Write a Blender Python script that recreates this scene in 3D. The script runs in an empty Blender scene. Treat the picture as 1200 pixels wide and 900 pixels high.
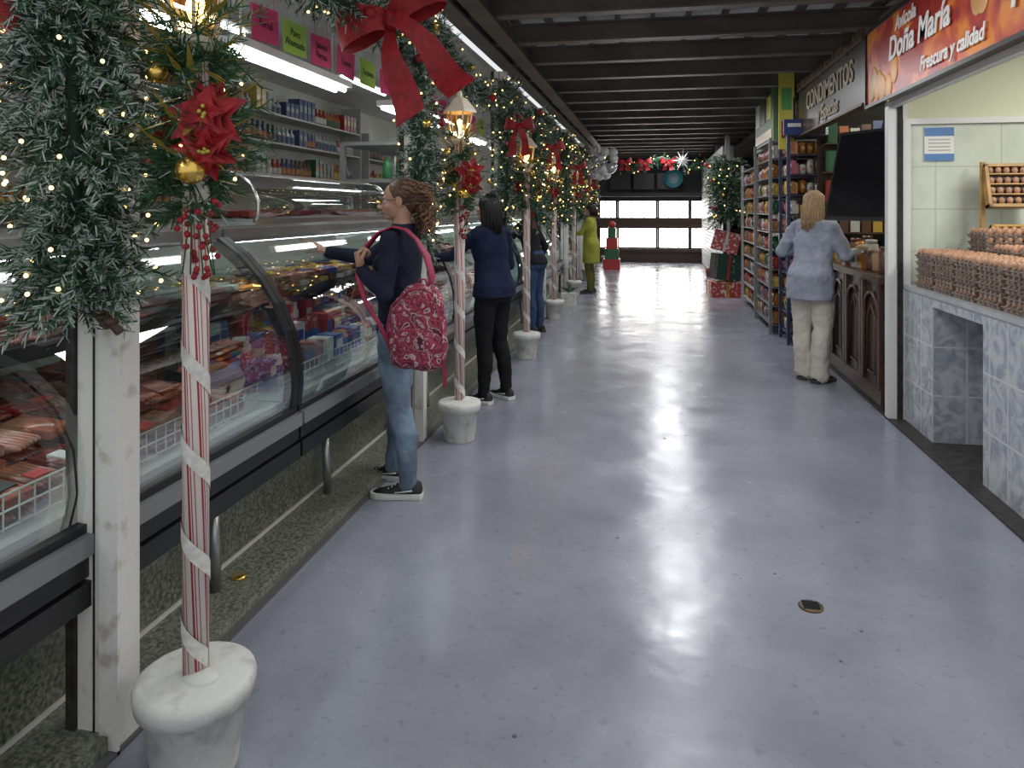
import bpy, math, random
from mathutils import Vector, Matrix
V=Vector
# ------------------------------------------------------------------ materials
def _n(nt,t,**k):
    n=nt.nodes.new(t)
    for a,b in k.items():
        setattr(n,a,b)
    return n
MC={}
def M(name,col,rough=.5,metal=0,var=0,nscale=8,bump=0,bscale=None,emit=0,ecol=None,spec=.5,col2=None,stretch=None,lo=.4,hi=.6,detail=4):
    if name in MC: return MC[name]
    m=bpy.data.materials.new(name); m.use_nodes=True; MC[name]=m
    nt=m.node_tree; b=nt.nodes['Principled BSDF']
    b.inputs['Base Color'].default_value=(*col,1); b.inputs['Roughness'].default_value=rough
    b.inputs['Metallic'].default_value=metal; b.inputs['Specular IOR Level'].default_value=spec
    if emit:
        b.inputs['Emission Color'].default_value=(*(ecol or col),1); b.inputs['Emission Strength'].default_value=emit
    def coords():
        tc=_n(nt,'ShaderNodeTexCoord')
        if stretch:
            mp=_n(nt,'ShaderNodeMapping'); mp.inputs['Scale'].default_value=stretch
            nt.links.new(tc.outputs['Object'],mp.inputs['Vector']); return mp.outputs[0]
        return tc.outputs['Object']
    if var or col2:
        c=coords(); n=_n(nt,'ShaderNodeTexNoise'); n.inputs['Scale'].default_value=nscale; n.inputs['Detail'].default_value=detail
        nt.links.new(c,n.inputs['Vector'])
        r=_n(nt,'ShaderNodeValToRGB'); r.color_ramp.elements[0].position=lo; r.color_ramp.elements[1].position=hi
        c2=col2 or tuple(max(0,x*(1-var)) for x in col)
        r.color_ramp.elements[0].color=(*c2,1); r.color_ramp.elements[1].color=(*col,1)
        nt.links.new(n.outputs['Fac'],r.inputs['Fac']); nt.links.new(r.outputs['Color'],b.inputs['Base Color'])
    if bump:
        c=coords(); n=_n(nt,'ShaderNodeTexNoise'); n.inputs['Scale'].default_value=bscale or nscale; n.inputs['Detail'].default_value=3
        nt.links.new(c,n.inputs['Vector'])
        bp=_n(nt,'ShaderNodeBump'); bp.inputs['Strength'].default_value=bump; bp.inputs['Distance'].default_value=.02
        nt.links.new(n.outputs['Fac'],bp.inputs['Height']); nt.links.new(bp.outputs[0],b.inputs['Normal'])
    return m
def emi(name,col,s,sample=True):
    m=M(name,col,emit=s)
    if not sample:
        try: m.cycles.emission_sampling='NONE'
        except Exception: pass
    return m
def glass(name,tint=(.9,.97,.95),f=.06,rough=.02):
    m=bpy.data.materials.new(name); m.use_nodes=True; nt=m.node_tree; nt.nodes.clear()
    o=_n(nt,'ShaderNodeOutputMaterial'); mx=_n(nt,'ShaderNodeMixShader'); t=_n(nt,'ShaderNodeBsdfTransparent'); g=_n(nt,'ShaderNodeBsdfGlossy')
    t.inputs[0].default_value=(*tint,1); g.inputs['Roughness'].default_value=rough
    lw=_n(nt,'ShaderNodeLayerWeight'); lw.inputs[0].default_value=.25
    ma=_n(nt,'ShaderNodeMath',operation='MULTIPLY_ADD'); ma.inputs[1].default_value=.5; ma.inputs[2].default_value=f
    nt.links.new(lw.outputs['Fresnel'],ma.inputs[0]); nt.links.new(ma.outputs[0],mx.inputs[0])
    nt.links.new(t.outputs[0],mx.inputs[1]); nt.links.new(g.outputs[0],mx.inputs[2]); nt.links.new(mx.outputs[0],o.inputs[0])
    return m
def tile(name,w,h,c1,c2,grout,rough=.2,gs=.012,marble=0):
    m=bpy.data.materials.new(name); m.use_nodes=True; nt=m.node_tree; b=nt.nodes['Principled BSDF']
    tc=_n(nt,'ShaderNodeTexCoord'); sp=_n(nt,'ShaderNodeSeparateXYZ'); ad=_n(nt,'ShaderNodeMath',operation='ADD'); cb=_n(nt,'ShaderNodeCombineXYZ')
    L=nt.links.new
    L(tc.outputs['Object'],sp.inputs[0]); L(sp.outputs[0],ad.inputs[0]); L(sp.outputs[1],ad.inputs[1]); L(ad.outputs[0],cb.inputs[0]); L(sp.outputs[2],cb.inputs[1])
    br=_n(nt,'ShaderNodeTexBrick'); br.offset=0; br.inputs['Scale'].default_value=1; br.inputs['Brick Width'].default_value=w; br.inputs['Row Height'].default_value=h
    br.inputs['Mortar Size'].default_value=gs*.5; br.inputs['Mortar'].default_value=(*grout,1); br.inputs['Mortar Smooth'].default_value=.1
    L(cb.outputs[0],br.inputs['Vector'])
    nz=_n(nt,'ShaderNodeTexNoise'); nz.inputs['Scale'].default_value=9; nz.inputs['Detail'].default_value=8; nz.inputs['Distortion'].default_value=1.5 if marble else 0
    L(tc.outputs['Object'],nz.inputs['Vector'])
    r=_n(nt,'ShaderNodeValToRGB'); r.color_ramp.elements[0].position=.38; r.color_ramp.elements[1].position=.6
    r.color_ramp.elements[0].color=(*c2,1); r.color_ramp.elements[1].color=(*c1,1)
    L(nz.outputs['Fac'],r.inputs[0]); L(r.outputs[0],br.inputs['Color1']); L(r.outputs[0],br.inputs['Color2'])
    L(br.outputs['Color'],b.inputs['Base Color']); b.inputs['Roughness'].default_value=rough
    return m
# ------------------------------------------------------------------ mesh builder
class MB:
    def __init__(s): s.v=[]; s.f=[]; s.m=[]; s.sm=[]; s.M=None
    def add(s,vs,fs,m=0,sm=False):
        o=len(s.v)
        if s.M is not None: vs=[s.M@V(v) for v in vs]
        s.v.extend([tuple(v) for v in vs])
        for f in fs:
            s.f.append([i+o for i in f]); s.m.append(m); s.sm.append(sm)
    def box(s,c,d,m=0,rot=None):
        x,y,z=[a/2 for a in d]
        vs=[V((i*x,j*y,k*z)) for i in(-1,1) for j in(-1,1) for k in(-1,1)]
        if rot is not None: vs=[rot@v for v in vs]
        vs=[v+V(c) for v in vs]
        s.add(vs,[(0,1,3,2),(4,6,7,5),(0,4,5,1),(2,3,7,6),(0,2,6,4),(1,5,7,3)],m)
    def bx(s,x0,x1,y0,y1,z0,z1,m=0): s.box(((x0+x1)/2,(y0+y1)/2,(z0+z1)/2),(abs(x1-x0),abs(y1-y0),abs(z1-z0)),m)
    def quad(s,a,b,c,d,m=0): s.add([a,b,c,d],[(0,1,2,3)],m)
    def loft(s,rings,m=0,cap=True,sm=True):
        n=len(rings[0]); vs=[p for r in rings for p in r]; fs=[]
        for i in range(len(rings)-1):
            for j in range(n):
                k=(j+1)%n; fs.append((i*n+j,i*n+k,(i+1)*n+k,(i+1)*n+j))
        if cap: fs.append(tuple(range(n-1,-1,-1))); fs.append(tuple((len(rings)-1)*n+j for j in range(n)))
        s.add(vs,fs,m,sm)
    def lathe(s,prof,c=(0,0,0),n=16,m=0,sm=True,cap=True):
        c=V(c); s.loft([[c+V((r*math.cos(2*math.pi*j/n),r*math.sin(2*math.pi*j/n),z)) for j in range(n)] for r,z in prof],m,cap,sm)
    def tube(s,pts,rad,n=8,m=0,cap=True,sm=True):
        pts=[V(p) for p in pts]
        if not hasattr(rad,'__len__'): rad=[rad]*len(pts)
        rings=[]; u=None
        for i,p in enumerate(pts):
            t=(pts[min(i+1,len(pts)-1)]-pts[max(i-1,0)])
            if t.length<1e-9: t=V((0,0,1))
            t.normalize()
            if u is None: u=t.orthogonal().normalized()
            else:
                u=u-t*u.dot(t)
                u=u.normalized() if u.length>1e-6 else t.orthogonal().normalized()
            w=t.cross(u)
            rings.append([p+(u*math.cos(2*math.pi*j/n)+w*math.sin(2*math.pi*j/n))*rad[i] for j in range(n)])
        s.loft(rings,m,cap,sm)
    def ell(s,c,r,m=0,nu=12,nv=8,rot=None,sm=True):
        if not hasattr(r,'__len__'): r=(r,r,r)
        c=V(c); vs=[];fs=[]
        def P(a,b):
            q=V((r[0]*math.sin(b)*math.cos(a),r[1]*math.sin(b)*math.sin(a),r[2]*math.cos(b)))
            return c+(rot@q if rot is not None else q)
        vs.append(P(0,0))
        for i in range(1,nv):
            for j in range(nu): vs.append(P(2*math.pi*j/nu,math.pi*i/nv))
        vs.append(P(0,math.pi)); e=len(vs)-1
        for j in range(nu):
            k=(j+1)%nu
            fs.append((0,1+j,1+k)); fs.append((e,e-nu+k,e-nu+j))
            for i in range(nv-2): fs.append((1+i*nu+j,1+(i+1)*nu+j,1+(i+1)*nu+k,1+i*nu+k))
        s.add(vs,fs,m,sm)
    def limb(s,pts,rad,m=0,n=14):
        s.tube(pts,rad,n,m)
        for p,r in zip(pts,rad): s.ell(p,r,m,n,10)
    def strip(s,pts,wv,m=0,sm=True):
        vs=[];fs=[]
        for i,(p,w) in enumerate(zip(pts,wv)):
            vs+= [V(p)-V(w),V(p)+V(w)]
            if i: fs.append((2*i-2,2*i-1,2*i+1,2*i))
        s.add(vs,fs,m,sm)
    def mesh(s,name,mats):
        me=bpy.data.meshes.new(name); me.from_pydata(s.v,[],s.f)
        for m in mats: me.materials.append(m)
        me.polygons.foreach_set('material_index',s.m); me.polygons.foreach_set('use_smooth',s.sm); me.update()
        return me
    def build(s,name,mats,parent=None,loc=None):
        o=bpy.data.objects.new(name,s.mesh(name,mats)); bpy.context.scene.collection.objects.link(o)
        if parent: o.parent=parent
        if loc: o.location=loc
        return o
def inst(name,me,loc=(0,0,0),rz=0,sc=1,parent=None):
    o=bpy.data.objects.new(name,me); bpy.context.scene.collection.objects.link(o); o.location=loc; o.rotation_euler=(0,0,rz)
    o.scale=(sc,sc,sc) if not hasattr(sc,'__len__') else sc
    if parent: o.parent=parent
    return o
def empty(name,loc=(0,0,0),rz=0,sc=1):
    o=bpy.data.objects.new(name,None); bpy.context.scene.collection.objects.link(o); o.location=loc; o.rotation_euler=(0,0,rz); o.scale=(sc,)*3; o.empty_display_size=.1
    return o
def text(name,body,loc,rot,size,mat,parent=None,ext=.002,shear=0,off=0):
    c=bpy.data.curves.new(name,'FONT'); c.body=body; c.size=size; c.extrude=ext; c.align_x='CENTER'; c.align_y='CENTER'; c.shear=shear; c.offset=off
    c.materials.append(mat); o=bpy.data.objects.new(name,c); bpy.context.scene.collection.objects.link(o)
    o.location=loc; o.rotation_euler=rot
    if parent: o.parent=parent
    return o
def remesh(mb,name,voxel,mat,parent,it=4,fac=.5):
    me=mb.mesh(name+'_src',[]); o=bpy.data.objects.new(name+'_src',me); bpy.context.scene.collection.objects.link(o)
    r=o.modifiers.new('r','REMESH'); r.mode='VOXEL'; r.voxel_size=voxel
    if it:
        q=o.modifiers.new('s','SMOOTH'); q.factor=fac; q.iterations=it
    dg=bpy.context.evaluated_depsgraph_get(); dg.update()
    nm=bpy.data.meshes.new_from_object(o.evaluated_get(dg)); nm.name=name
    bpy.data.objects.remove(o); bpy.data.meshes.remove(me)
    nm.materials.clear(); nm.materials.append(mat)
    n=len(nm.polygons); nm.polygons.foreach_set('use_smooth',[True]*n); nm.polygons.foreach_set('material_index',[0]*n); nm.update()
    o=bpy.data.objects.new(name,nm); bpy.context.scene.collection.objects.link(o)
    if parent: o.parent=parent
    return o
RL=(math.radians(90),0,math.radians(-90))   # text facing -X
RR=(math.radians(90),0,math.radians(90))    # text facing +X
# ------------------------------------------------------------------ camera
cam=bpy.data.cameras.new('camera'); co=bpy.data.objects.new('camera',cam); bpy.context.scene.collection.objects.link(co)
co.location=(0,0,1.5); co.rotation_euler=(math.radians(90),0,math.radians(10.99)); cam.sensor_width=36; cam.lens=25.5; cam.shift_y=-205/1200; cam.clip_start=.05
bpy.context.scene.camera=co
bpy.context.scene.view_settings.view_transform='Standard'
w=bpy.data.worlds.new('world'); bpy.context.scene.world=w; w.use_nodes=True
w.node_tree.nodes['Background'].inputs[0].default_value=(.95,.98,1,1); w.node_tree.nodes['Background'].inputs[1].default_value=.88
# ------------------------------------------------------------------ common mats
white=M('white_paint',(.72,.72,.70),.45,var=.15,nscale=5)
oldwhite=M('worn_white_paint',(.68,.67,.64),.5,col2=(.46,.42,.37),nscale=14,lo=.28,hi=.42,bump=.15,bscale=20)
rust=M('rust',(.035,.025,.02),.8,var=.6,nscale=20)
black=M('black_plastic',(.012,.012,.014),.35)
dark=M('dark_metal',(.03,.03,.033),.4,metal=.4)
gray=M('gray_bumper',(.20,.20,.21),.45)
chrome=M('steel',(.6,.6,.6),.25,metal=1)
stain=M('stainless',(.45,.46,.46),.35,metal=.9,var=.2,nscale=3)
wood=M('dark_wood',(.055,.028,.017),.35,var=.5,nscale=6,stretch=(1,1,8))
lwood=M('yellow_wood',(.50,.29,.09),.5,var=.3,nscale=6)
red=M('red_velvet',(.33,.006,.012),.6,var=.35,nscale=30,bump=.2)
gold=M('gold_ball',(.75,.5,.12),.22,metal=.9)
green=M('pine_green',(.026,.092,.035),.6)
dgreen=M('deep_pine_green',(.012,.042,.02),.75)
snow=M('frosted_needle',(.36,.42,.39),.75)
goldleaf=M('gold_leaf',(.42,.33,.06),.4,metal=.5)
lampw=emi('fairy_light',(1,.62,.2),6,False)
tubem=emi('fluorescent_tube',(.95,1,1),13)
clear=glass('clear_glass')
caseglass=glass('case_glass',f=.05)
paper_w=M('paper_white',(.75,.75,.72),.8)

# ------------------------------------------------------------------ floor
fm=bpy.data.materials.new('painted_concrete'); fm.use_nodes=True; nt=fm.node_tree; b=nt.nodes['Principled BSDF']; L=nt.links.new
tc=_n(nt,'ShaderNodeTexCoord')
n1=_n(nt,'ShaderNodeTexNoise'); n1.inputs['Scale'].default_value=.9; n1.inputs['Detail'].default_value=7; n1.inputs['Roughness'].default_value=.62
r1=_n(nt,'ShaderNodeValToRGB'); r1.color_ramp.elements[0].position=.33; r1.color_ramp.elements[1].position=.68
r1.color_ramp.elements[0].color=(.205,.217,.268,1); r1.color_ramp.elements[1].color=(.305,.318,.375,1)
n2=_n(nt,'ShaderNodeTexNoise'); n2.inputs['Scale'].default_value=26; n2.inputs['Detail'].default_value=5
r2=_n(nt,'ShaderNodeValToRGB'); r2.color_ramp.elements[0].position=.22; r2.color_ramp.elements[1].position=.4
r2.color_ramp.elements[0].color=(.6,.58,.55,1); r2.color_ramp.elements[1].color=(1,1,1,1)
mx=_n(nt,'ShaderNodeMixRGB',blend_type='MULTIPLY'); mx.inputs[0].default_value=.8
for n in (n1,n2): L(tc.outputs['Object'],n.inputs['Vector'])
L(n1.outputs['Fac'],r1.inputs[0]); L(n2.outputs['Fac'],r2.inputs[0]); L(r1.outputs[0],mx.inputs[1]); L(r2.outputs[0],mx.inputs[2]); L(mx.outputs[0],b.inputs['Base Color'])
n3=_n(nt,'ShaderNodeTexNoise'); n3.inputs['Scale'].default_value=2.2; n3.inputs['Detail'].default_value=5; L(tc.outputs['Object'],n3.inputs['Vector'])
mr=_n(nt,'ShaderNodeMapRange'); mr.inputs['From Min'].default_value=.3; mr.inputs['From Max'].default_value=.7; mr.inputs['To Min'].default_value=.15; mr.inputs['To Max'].default_value=.32
L(n3.outputs['Fac'],mr.inputs[0]); L(mr.outputs[0],b.inputs['Roughness']); b.inputs['Specular IOR Level'].default_value=.7
n4=_n(nt,'ShaderNodeTexNoise'); n4.inputs['Scale'].default_value=3.0; n4.inputs['Detail'].default_value=3; L(tc.outputs['Object'],n4.inputs['Vector'])
bp=_n(nt,'ShaderNodeBump'); bp.inputs['Strength'].default_value=.25; bp.inputs['Distance'].default_value=.02; L(n4.outputs['Fac'],bp.inputs['Height']); L(bp.outputs[0],b.inputs['Normal'])
mb=MB(); mb.bx(-4.3,4.6,-2.5,21.2,-.1,0); mb.build('floor',[fm])
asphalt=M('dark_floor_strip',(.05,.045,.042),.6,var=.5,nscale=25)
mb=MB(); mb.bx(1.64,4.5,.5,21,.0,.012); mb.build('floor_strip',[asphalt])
mb=MB(); mb.lathe([(.0,.0),(.045,.0),(.045,.004),(.038,.006),(.0,.006)],(0,0,0),20,0)
for i in range(-2,3): mb.bx(-.030,.030,i*.012-.003,i*.012+.003,.005,.009,1)
mb.build('floor_drain',[M('drain_rust',(.12,.07,.04),.5,metal=.4,var=.4),black],loc=(.585,2.90,.0))
mb=MB(); rnd=random.Random(3)
for i in range(22):
    x=rnd.uniform(-1.2,1.5); y=rnd.uniform(1.9,6); a=rnd.uniform(.003,.008); mb.lathe([(a,.0005),(a*.9,.0015)],(x,y,0),7,0)
mb.build('floor_stains',[M('floor_stain',(.10,.10,.105),.8)])
granite=M('granite',(.28,.29,.23),.35,col2=(.07,.075,.055),nscale=90,lo=.35,hi=.65,detail=6)
granite2=M('granite_dark',(.20,.21,.16),.3,col2=(.045,.05,.035),nscale=70,lo=.35,hi=.65,detail=6)
mb=MB(); mb.bx(-1.71,-1.47,-1.5,20,0,.05,0); mb.bx(-2.9,-1.71,-1.5,20,0,.33,1); mb.bx(-1.47,-1.44,-1.5,20,0,.012,2); mb.bx(-1.722,-1.700,-1.5,20,.05,.062,3)  # includes a thin darker band along the foot of the curb
mb.lathe([(.0,.05),(.03,.05),(.03,.056),(0,.057)],(-1.6,2.6,0),14,4)
mb.build('curb_left',[granite,granite2,M('dark_edge_band',(.10,.10,.10),.7),M('pale_caulk',(.55,.55,.5),.6),gold])
# ------------------------------------------------------------------ ceiling
beam=M('beam_paint',(.15,.135,.12),.5,var=.35,nscale=2)
deck=M('ceiling_deck',(.80,.80,.78),.8,var=.3,nscale=3)
mb=MB(); mb.bx(-1.6,2.3,2.2,21.2,3.20,3.28,0); mb.build('ceiling',[deck])
mb=MB(); y=2.7
while y<21:
    mb.bx(-1.5,2.1,y-.055,y+.055,2.95,2.965,0); mb.bx(-1.5,2.1,y-.055,y+.055,3.105,3.12,0); mb.bx(-1.5,2.1,y-.006,y+.006,2.965,3.105,0); y+=.9
x=-1.2
while x<2:
    mb.bx(x-.018,x+.018,2.3,21,3.12,3.199,0); x+=.3
for x in (-1.42,-1.22,1.9):
    mb.bx(x-.07,x+.07,2.0,21,2.90,2.92,0); mb.bx(x-.01,x+.01,2.0,21,2.92,3.10,0)
mb.build('ceiling_beams',[beam])
mb=MB(); mb.bx(-4.2,-1.62,-1.0,20.8,2.9,2.96,0); mb.build('ceiling_stall_left',[white])
mb=MB(); mb.bx(1.95,4.4,.6,5.6,2.75,2.8,0);mb.bx(2.0,4.4,5.7,21,2.9,2.95,1); mb.build('ceiling_stall_right',[white,beam])
wallm=M('stall_wall',(.50,.50,.45),.6,var=.2,nscale=2)
mb=MB(); mb.bx(-4.25,-4.15,-1,21,0,2.95); mb.build('wall_left',[wallm])
mb=MB(); mb.bx(4.35,4.45,.6,21,0,3); mb.build('wall_right',[wallm])
# ------------------------------------------------------------------ end wall
brown=M('brown_paint',(.07,.04,.03),.5)
win=emi('bright_window_glass',(1,.97,.92),9)
mb=MB(); Y=20.9
mb.bx(-4.2,4.4,Y,Y+.1,0,.42,0); mb.bx(-4.2,4.4,Y,Y+.1,.95,1.26,0); mb.bx(-4.2,4.4,Y,Y+.1,1.72,3.3,1)
mb.bx(-4.2,-1.52,Y,Y+.1,.42,1.72,1); mb.bx(1.55,4.4,Y,Y+.1,.42,1.72,1)
mb.bx(-1.6,1.6,Y-.12,Y,.98,1.06,0); mb.bx(-1.6,1.6,Y-.1,Y,.30,.38,0)
mb.build('wall_end',[brown,M('dark_wall',(.035,.035,.04),.6)])
k=1
for a,b_ in ((-1.5,-1.02),(-.96,.1),(.16,1.0),(1.04,1.5)):
    for z0,z1 in ((.42,.95),(1.26,1.72)):
        mb=MB(); mb.bx(a,b_,Y+.04,Y+.05,z0,z1,0)
        for x in (a,b_): mb.bx(x-.025,x+.025,Y-.01,Y+.07,z0,z1,1)
        n=3
        for i in range(1,n): mb.bx(a+(b_-a)*i/n-.01,a+(b_-a)*i/n+.01,Y+.01,Y+.035,z0,z1,1)
        mb.build('window_%d'%k,[win,brown]); k+=1
# ------------------------------------------------------------------ posts left
def post(y):
    mb=MB(); x0,x1=-1.575,-1.45
    mb.bx(x0,x1,y-.045,y+.045,0.0,2.89,0)
    mb.bx(x0-.03,x0-.002,y-.055,y+.02,0.0,2.89,1); mb.bx(x0+.05,x0+.056,y-.0475,y-.045,.0,2.89,1)
    mb.bx(x0+.075,x1+.01,y-.055,y-.046,0,2.88,0)
    return mb.build('support_post',[oldwhite,rust])
PY=[1.80,4.50,7.20,9.90,12.6,15.3,18.0]
for y in PY: post(y)
mb=MB(); mb.box((0,0,0),(.05,.03,.05),0); mb.tube([(-.03,0,.0),(.03,-.02,.01),(.07,-.02,-.03)],.012,8,0); mb.ell((.045,-.02,.0),(.02,.02,.02),0)
mb.build('padlock_latch',[M('rusty_steel',(.14,.09,.06),.5,metal=.5,var=.5,nscale=30)],loc=(-1.47,1.725,1.20))

# ------------------------------------------------------------------ display cases
PROF=[(-1.56,.62),(-1.548,.72),(-1.556,.84),(-1.585,.96),(-1.64,1.08),(-1.72,1.20),(-1.82,1.30),(-1.93,1.375)]
deckw=M('case_inner_white',(.62,.66,.62),.35)
strip_l=emi('case_light_strip',(.95,1,1),12)
def case(y0,y1,name='refrigerated_display_case'):
    e=empty(name,(0,0,0))
    mb=MB()
    mb.bx(-2.75,-1.56,y0,y1,.40,.60,0); mb.bx(-1.56,-1.53,y0,y1,.40,.47,1); mb.bx(-1.565,-1.52,y0,y1,.545,.60,2); mb.bx(-1.56,-1.538,y0,y1,.48,.535,1)
    mb.bx(-1.60,-1.545,y0,y1,.60,.625,0)
    for yy in (y0+.5,(y0+y1)/2+.3,y1-.45):
        mb.tube([(-1.66,yy,.41),(-1.63,yy-.03,.05)],.022,8,3)
    mb.bx(-2.75,-2.68,y0,y1,.6,1.36,4); mb.bx(-2.75,-1.95,y0,y1,1.375,1.42,3); mb.bx(-1.965,-1.915,y0,y1,1.365,1.41,3)
    mb.bx(-2.68,-1.62,y0,y1,.60,.64,4)
    mb.bx(-2.3,-2.05,y0+.04,y1-.04,1.335,1.372,1); mb.bx(-2.2,-2.16,y0+.1,y1-.1,1.322,1.334,5)
    mb.bx(-2.66,-2.12,y0+.05,y1-.05,1.00,1.015,6); mb.bx(-2.13,-2.105,y0+.05,y1-.05,.975,1.03,1)
    mb.build('case_body',[dark,black,gray,stain,deckw,strip_l,clear],e)
    mb=MB()
    for y in (y0+.012,y1-.012):
        pr=PROF; inner=[(-1.60,.64),(-1.59,.72),(-1.598,.83),(-1.625,.94),(-1.675,1.05),(-1.75,1.165),(-1.845,1.26),(-1.945,1.335)]
        for i in range(len(pr)-1):
            a,b2,c,d=pr[i],pr[i+1],inner[i+1],inner[i]
            for s_ in (-.02,.02):
                mb.quad((a[0]+.008,y+s_,a[1]),(b2[0]+.008,y+s_,b2[1]+.004),(c[0],y+s_,c[1]),(d[0],y+s_,d[1]),0)
            mb.quad((a[0]+.008,y-.02,a[1]),(b2[0]+.008,y-.02,b2[1]+.004),(b2[0]+.008,y+.02,b2[1]+.004),(a[0]+.008,y+.02,a[1]),0)
            mb.quad((c[0],y-.02,c[1]),(d[0],y-.02,d[1]),(d[0],y+.02,d[1]),(c[0],y+.02,c[1]),0)
        pl=[(p[0]-.03,p[1]) for p in pr]+[(-2.68,1.37),(-2.68,.62)]
        mb.add([(p[0],y,p[1]) for p in pl],[tuple(range(len(pl)))],1)
    mb.build('end_frames',[black,clear],e)
    mb=MB()
    rows=[[(p[0],y0+.03,p[1]) for p in PROF],[(p[0],y1-.03,p[1]) for p in PROF]]
    n=len(PROF); mb.add(rows[0]+rows[1],[(i,i+1,n+i+1,n+i) for i in range(n-1)],0,True)
    mb.build('curved_glass',[caseglass],e)
    mb=MB(); x=-1.66
    for z in (.655,.70,.745): mb.tube([(x-.02,y0+.06,z),(x-.02,y1-.06,z)],.0035,5,0)
    y=y0+.07
    while y<y1-.06:
        mb.tube([(x-.02,y,.645),(x-.02,y,.75)],.0025,4,0,cap=False); y+=.05
    mb.build('wire_divider',[M('white_wire',(.6,.64,.6),.35)],e)
    return e
meatcols=[M('meat_red',(.30,.035,.028),.22,var=.45,nscale=30),M('sausage_orange',(.42,.11,.055),.22,var=.4,nscale=25),M('ham_pink',(.50,.20,.16),.25,var=.35,nscale=20),M('sausage_dark',(.17,.028,.022),.22,var=.3,nscale=30),
 M('label_white',(.6,.6,.58),.4),M('label_blue',(.03,.09,.33),.4),M('label_yellow',(.62,.42,.06),.4),M('label_black',(.02,.02,.025),.4),M('label_green',(.05,.25,.1),.4),M('label_red',(.45,.03,.03),.4),M('meat_brown',(.24,.09,.05),.25,var=.5,nscale=25)]
def sausage_pack(mb,c,L_,W,rot,rnd,m,lab):
    n=6; r=W/n/2*1.15
    for i in range(n):
        yy=-W/2+W*(i+.5)/n
        pts=[V((-L_/2,yy,0)),V((-L_/2+.015,yy,.0)),V((L_/2-.015,yy,0)),V((L_/2,yy,0))]
        mb.tube([V(c)+rot@p for p in pts],[r*.4,r,r,r*.4],7,m)
    if lab is not None: mb.box(V(c)+rot@V((L_*.1,0,r*.95)),(L_*.24,W*.6,.004),lab,rot)
def pillow(mb,c,d,rot,m,lab=None):
    mb.ell(c,(d[0]/2,d[1]/2,d[2]/2),m,8,6,rot)
    mb.box(c,(d[0]*.86,d[1]*.86,d[2]*.6),m,rot)
    if lab is not None: mb.box(V(c)+rot@V((0,0,d[2]*.4)),(d[0]*.4,d[1]*.5,d[2]*.25),lab,rot)
def fill_case(y0,y1,seed,pal,labs,name,blocks=False):
    rnd=random.Random(seed); mb=MB()
    for layer in range(3):
        y=y0+.12
        while y<y1-.1:
            for x in (-1.80,-2.02,-2.24,-2.46):
                if rnd.random()<.10: continue
                z=.67+layer*.038+(-1.75-x)*.10
                if x==-1.80 and layer==2: continue
                R=Matrix.Rotation(rnd.uniform(-.25,.25),3,'Z')@Matrix.Rotation(.12+rnd.uniform(-.08,.08),3,'Y')@Matrix.Rotation(rnd.uniform(-.1,.1),3,'X')
                c=(x+rnd.uniform(-.02,.02),y+rnd.uniform(-.015,.015),z)
                q=rnd.random()
                if q<.78: sausage_pack(mb,c,.19,.11,R,rnd,rnd.choice(pal),rnd.choice(labs))
                else: pillow(mb,c,(.19,.115,.045),R,rnd.choice(pal),rnd.choice(labs))
            y+=.12
    y=y0+.12
    while y<y1-.1:
        for x in (-2.25,-2.48):
            for l in range(rnd.choice((1,2,2))):
                R=Matrix.Rotation(rnd.uniform(-.3,.3),3,'Z')
                if rnd.random()<.6: sausage_pack(mb,(x,y,1.04+l*.04),.2,.12,R,rnd,rnd.choice(pal),rnd.choice(labs))
                else: pillow(mb,(x,y,1.045+l*.05),(.2,.12,.055),R,rnd.choice(pal),rnd.choice(labs))
        y+=.12
    mb.build(name,meatcols)
def box_goods(y0,y1,seed,name):
    rnd=random.Random(seed); mb=MB()
    y=y0+.12
    while y<y1-.1:
        for x,h in ((-1.82,.12),(-2.0,.2),(-2.2,.26),(-2.42,.3)):
            R=Matrix.Rotation(rnd.uniform(-.2,.2),3,'Z')
            if rnd.random()<.45:
                mb.M=Matrix.Translation((x,y,.665))@R.to_4x4()
                mb.lathe([(.045,0),(.05,.01),(.05,h*.8),(.04,h*.85),(.04,h)],(0,0,0),10,rnd.choice((0,4,4,5,2)))
                mb.lathe([(.051,h*.2),(.051,h*.65)],(0,0,0),10,rnd.choice((5,4,4,9)),cap=False); mb.M=None
            else:
                mb.box((x,y,.665+h/2),(.12,.095,h),rnd.choice((5,4,4,1,10,9,2)),R)
                mb.box((x,y,.665+h*.6),(.122,.075,h*.4),rnd.choice((4,5,5,0)),R)
        y+=.125
    y=y0+.12
    while y<y1-.1:
        for x in (-2.2,-2.42):
            for l in (0,1):
                R=Matrix.Rotation(rnd.uniform(-.4,.4),3,'Z')
                pillow(mb,(x,y,1.045+l*.045),(.2,.12,.05),R,rnd.choice((5,6,4,2,10,1,0)),rnd.choice((4,6,5,None)))
        y+=.13
    mb.build(name,meatcols)
case(.5,2.97); fill_case(.5,2.9,1,[0,1,10,0,1,3,2],[4,7,7,None,None,9],'packaged_meats')
case(2.99,5.6); box_goods(3.02,5.5,2,'packaged_dairy_goods')
case(5.62,8.6); fill_case(5.7,8.5,5,[0,1,2,10],[4,5,6,None],'packaged_meats')
case(8.62,11.6); case(11.62,15)
text('case_lettering','FRIMAC',(-2.05,1.55,1.345),RR,.05,MC['label_white'])
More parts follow.
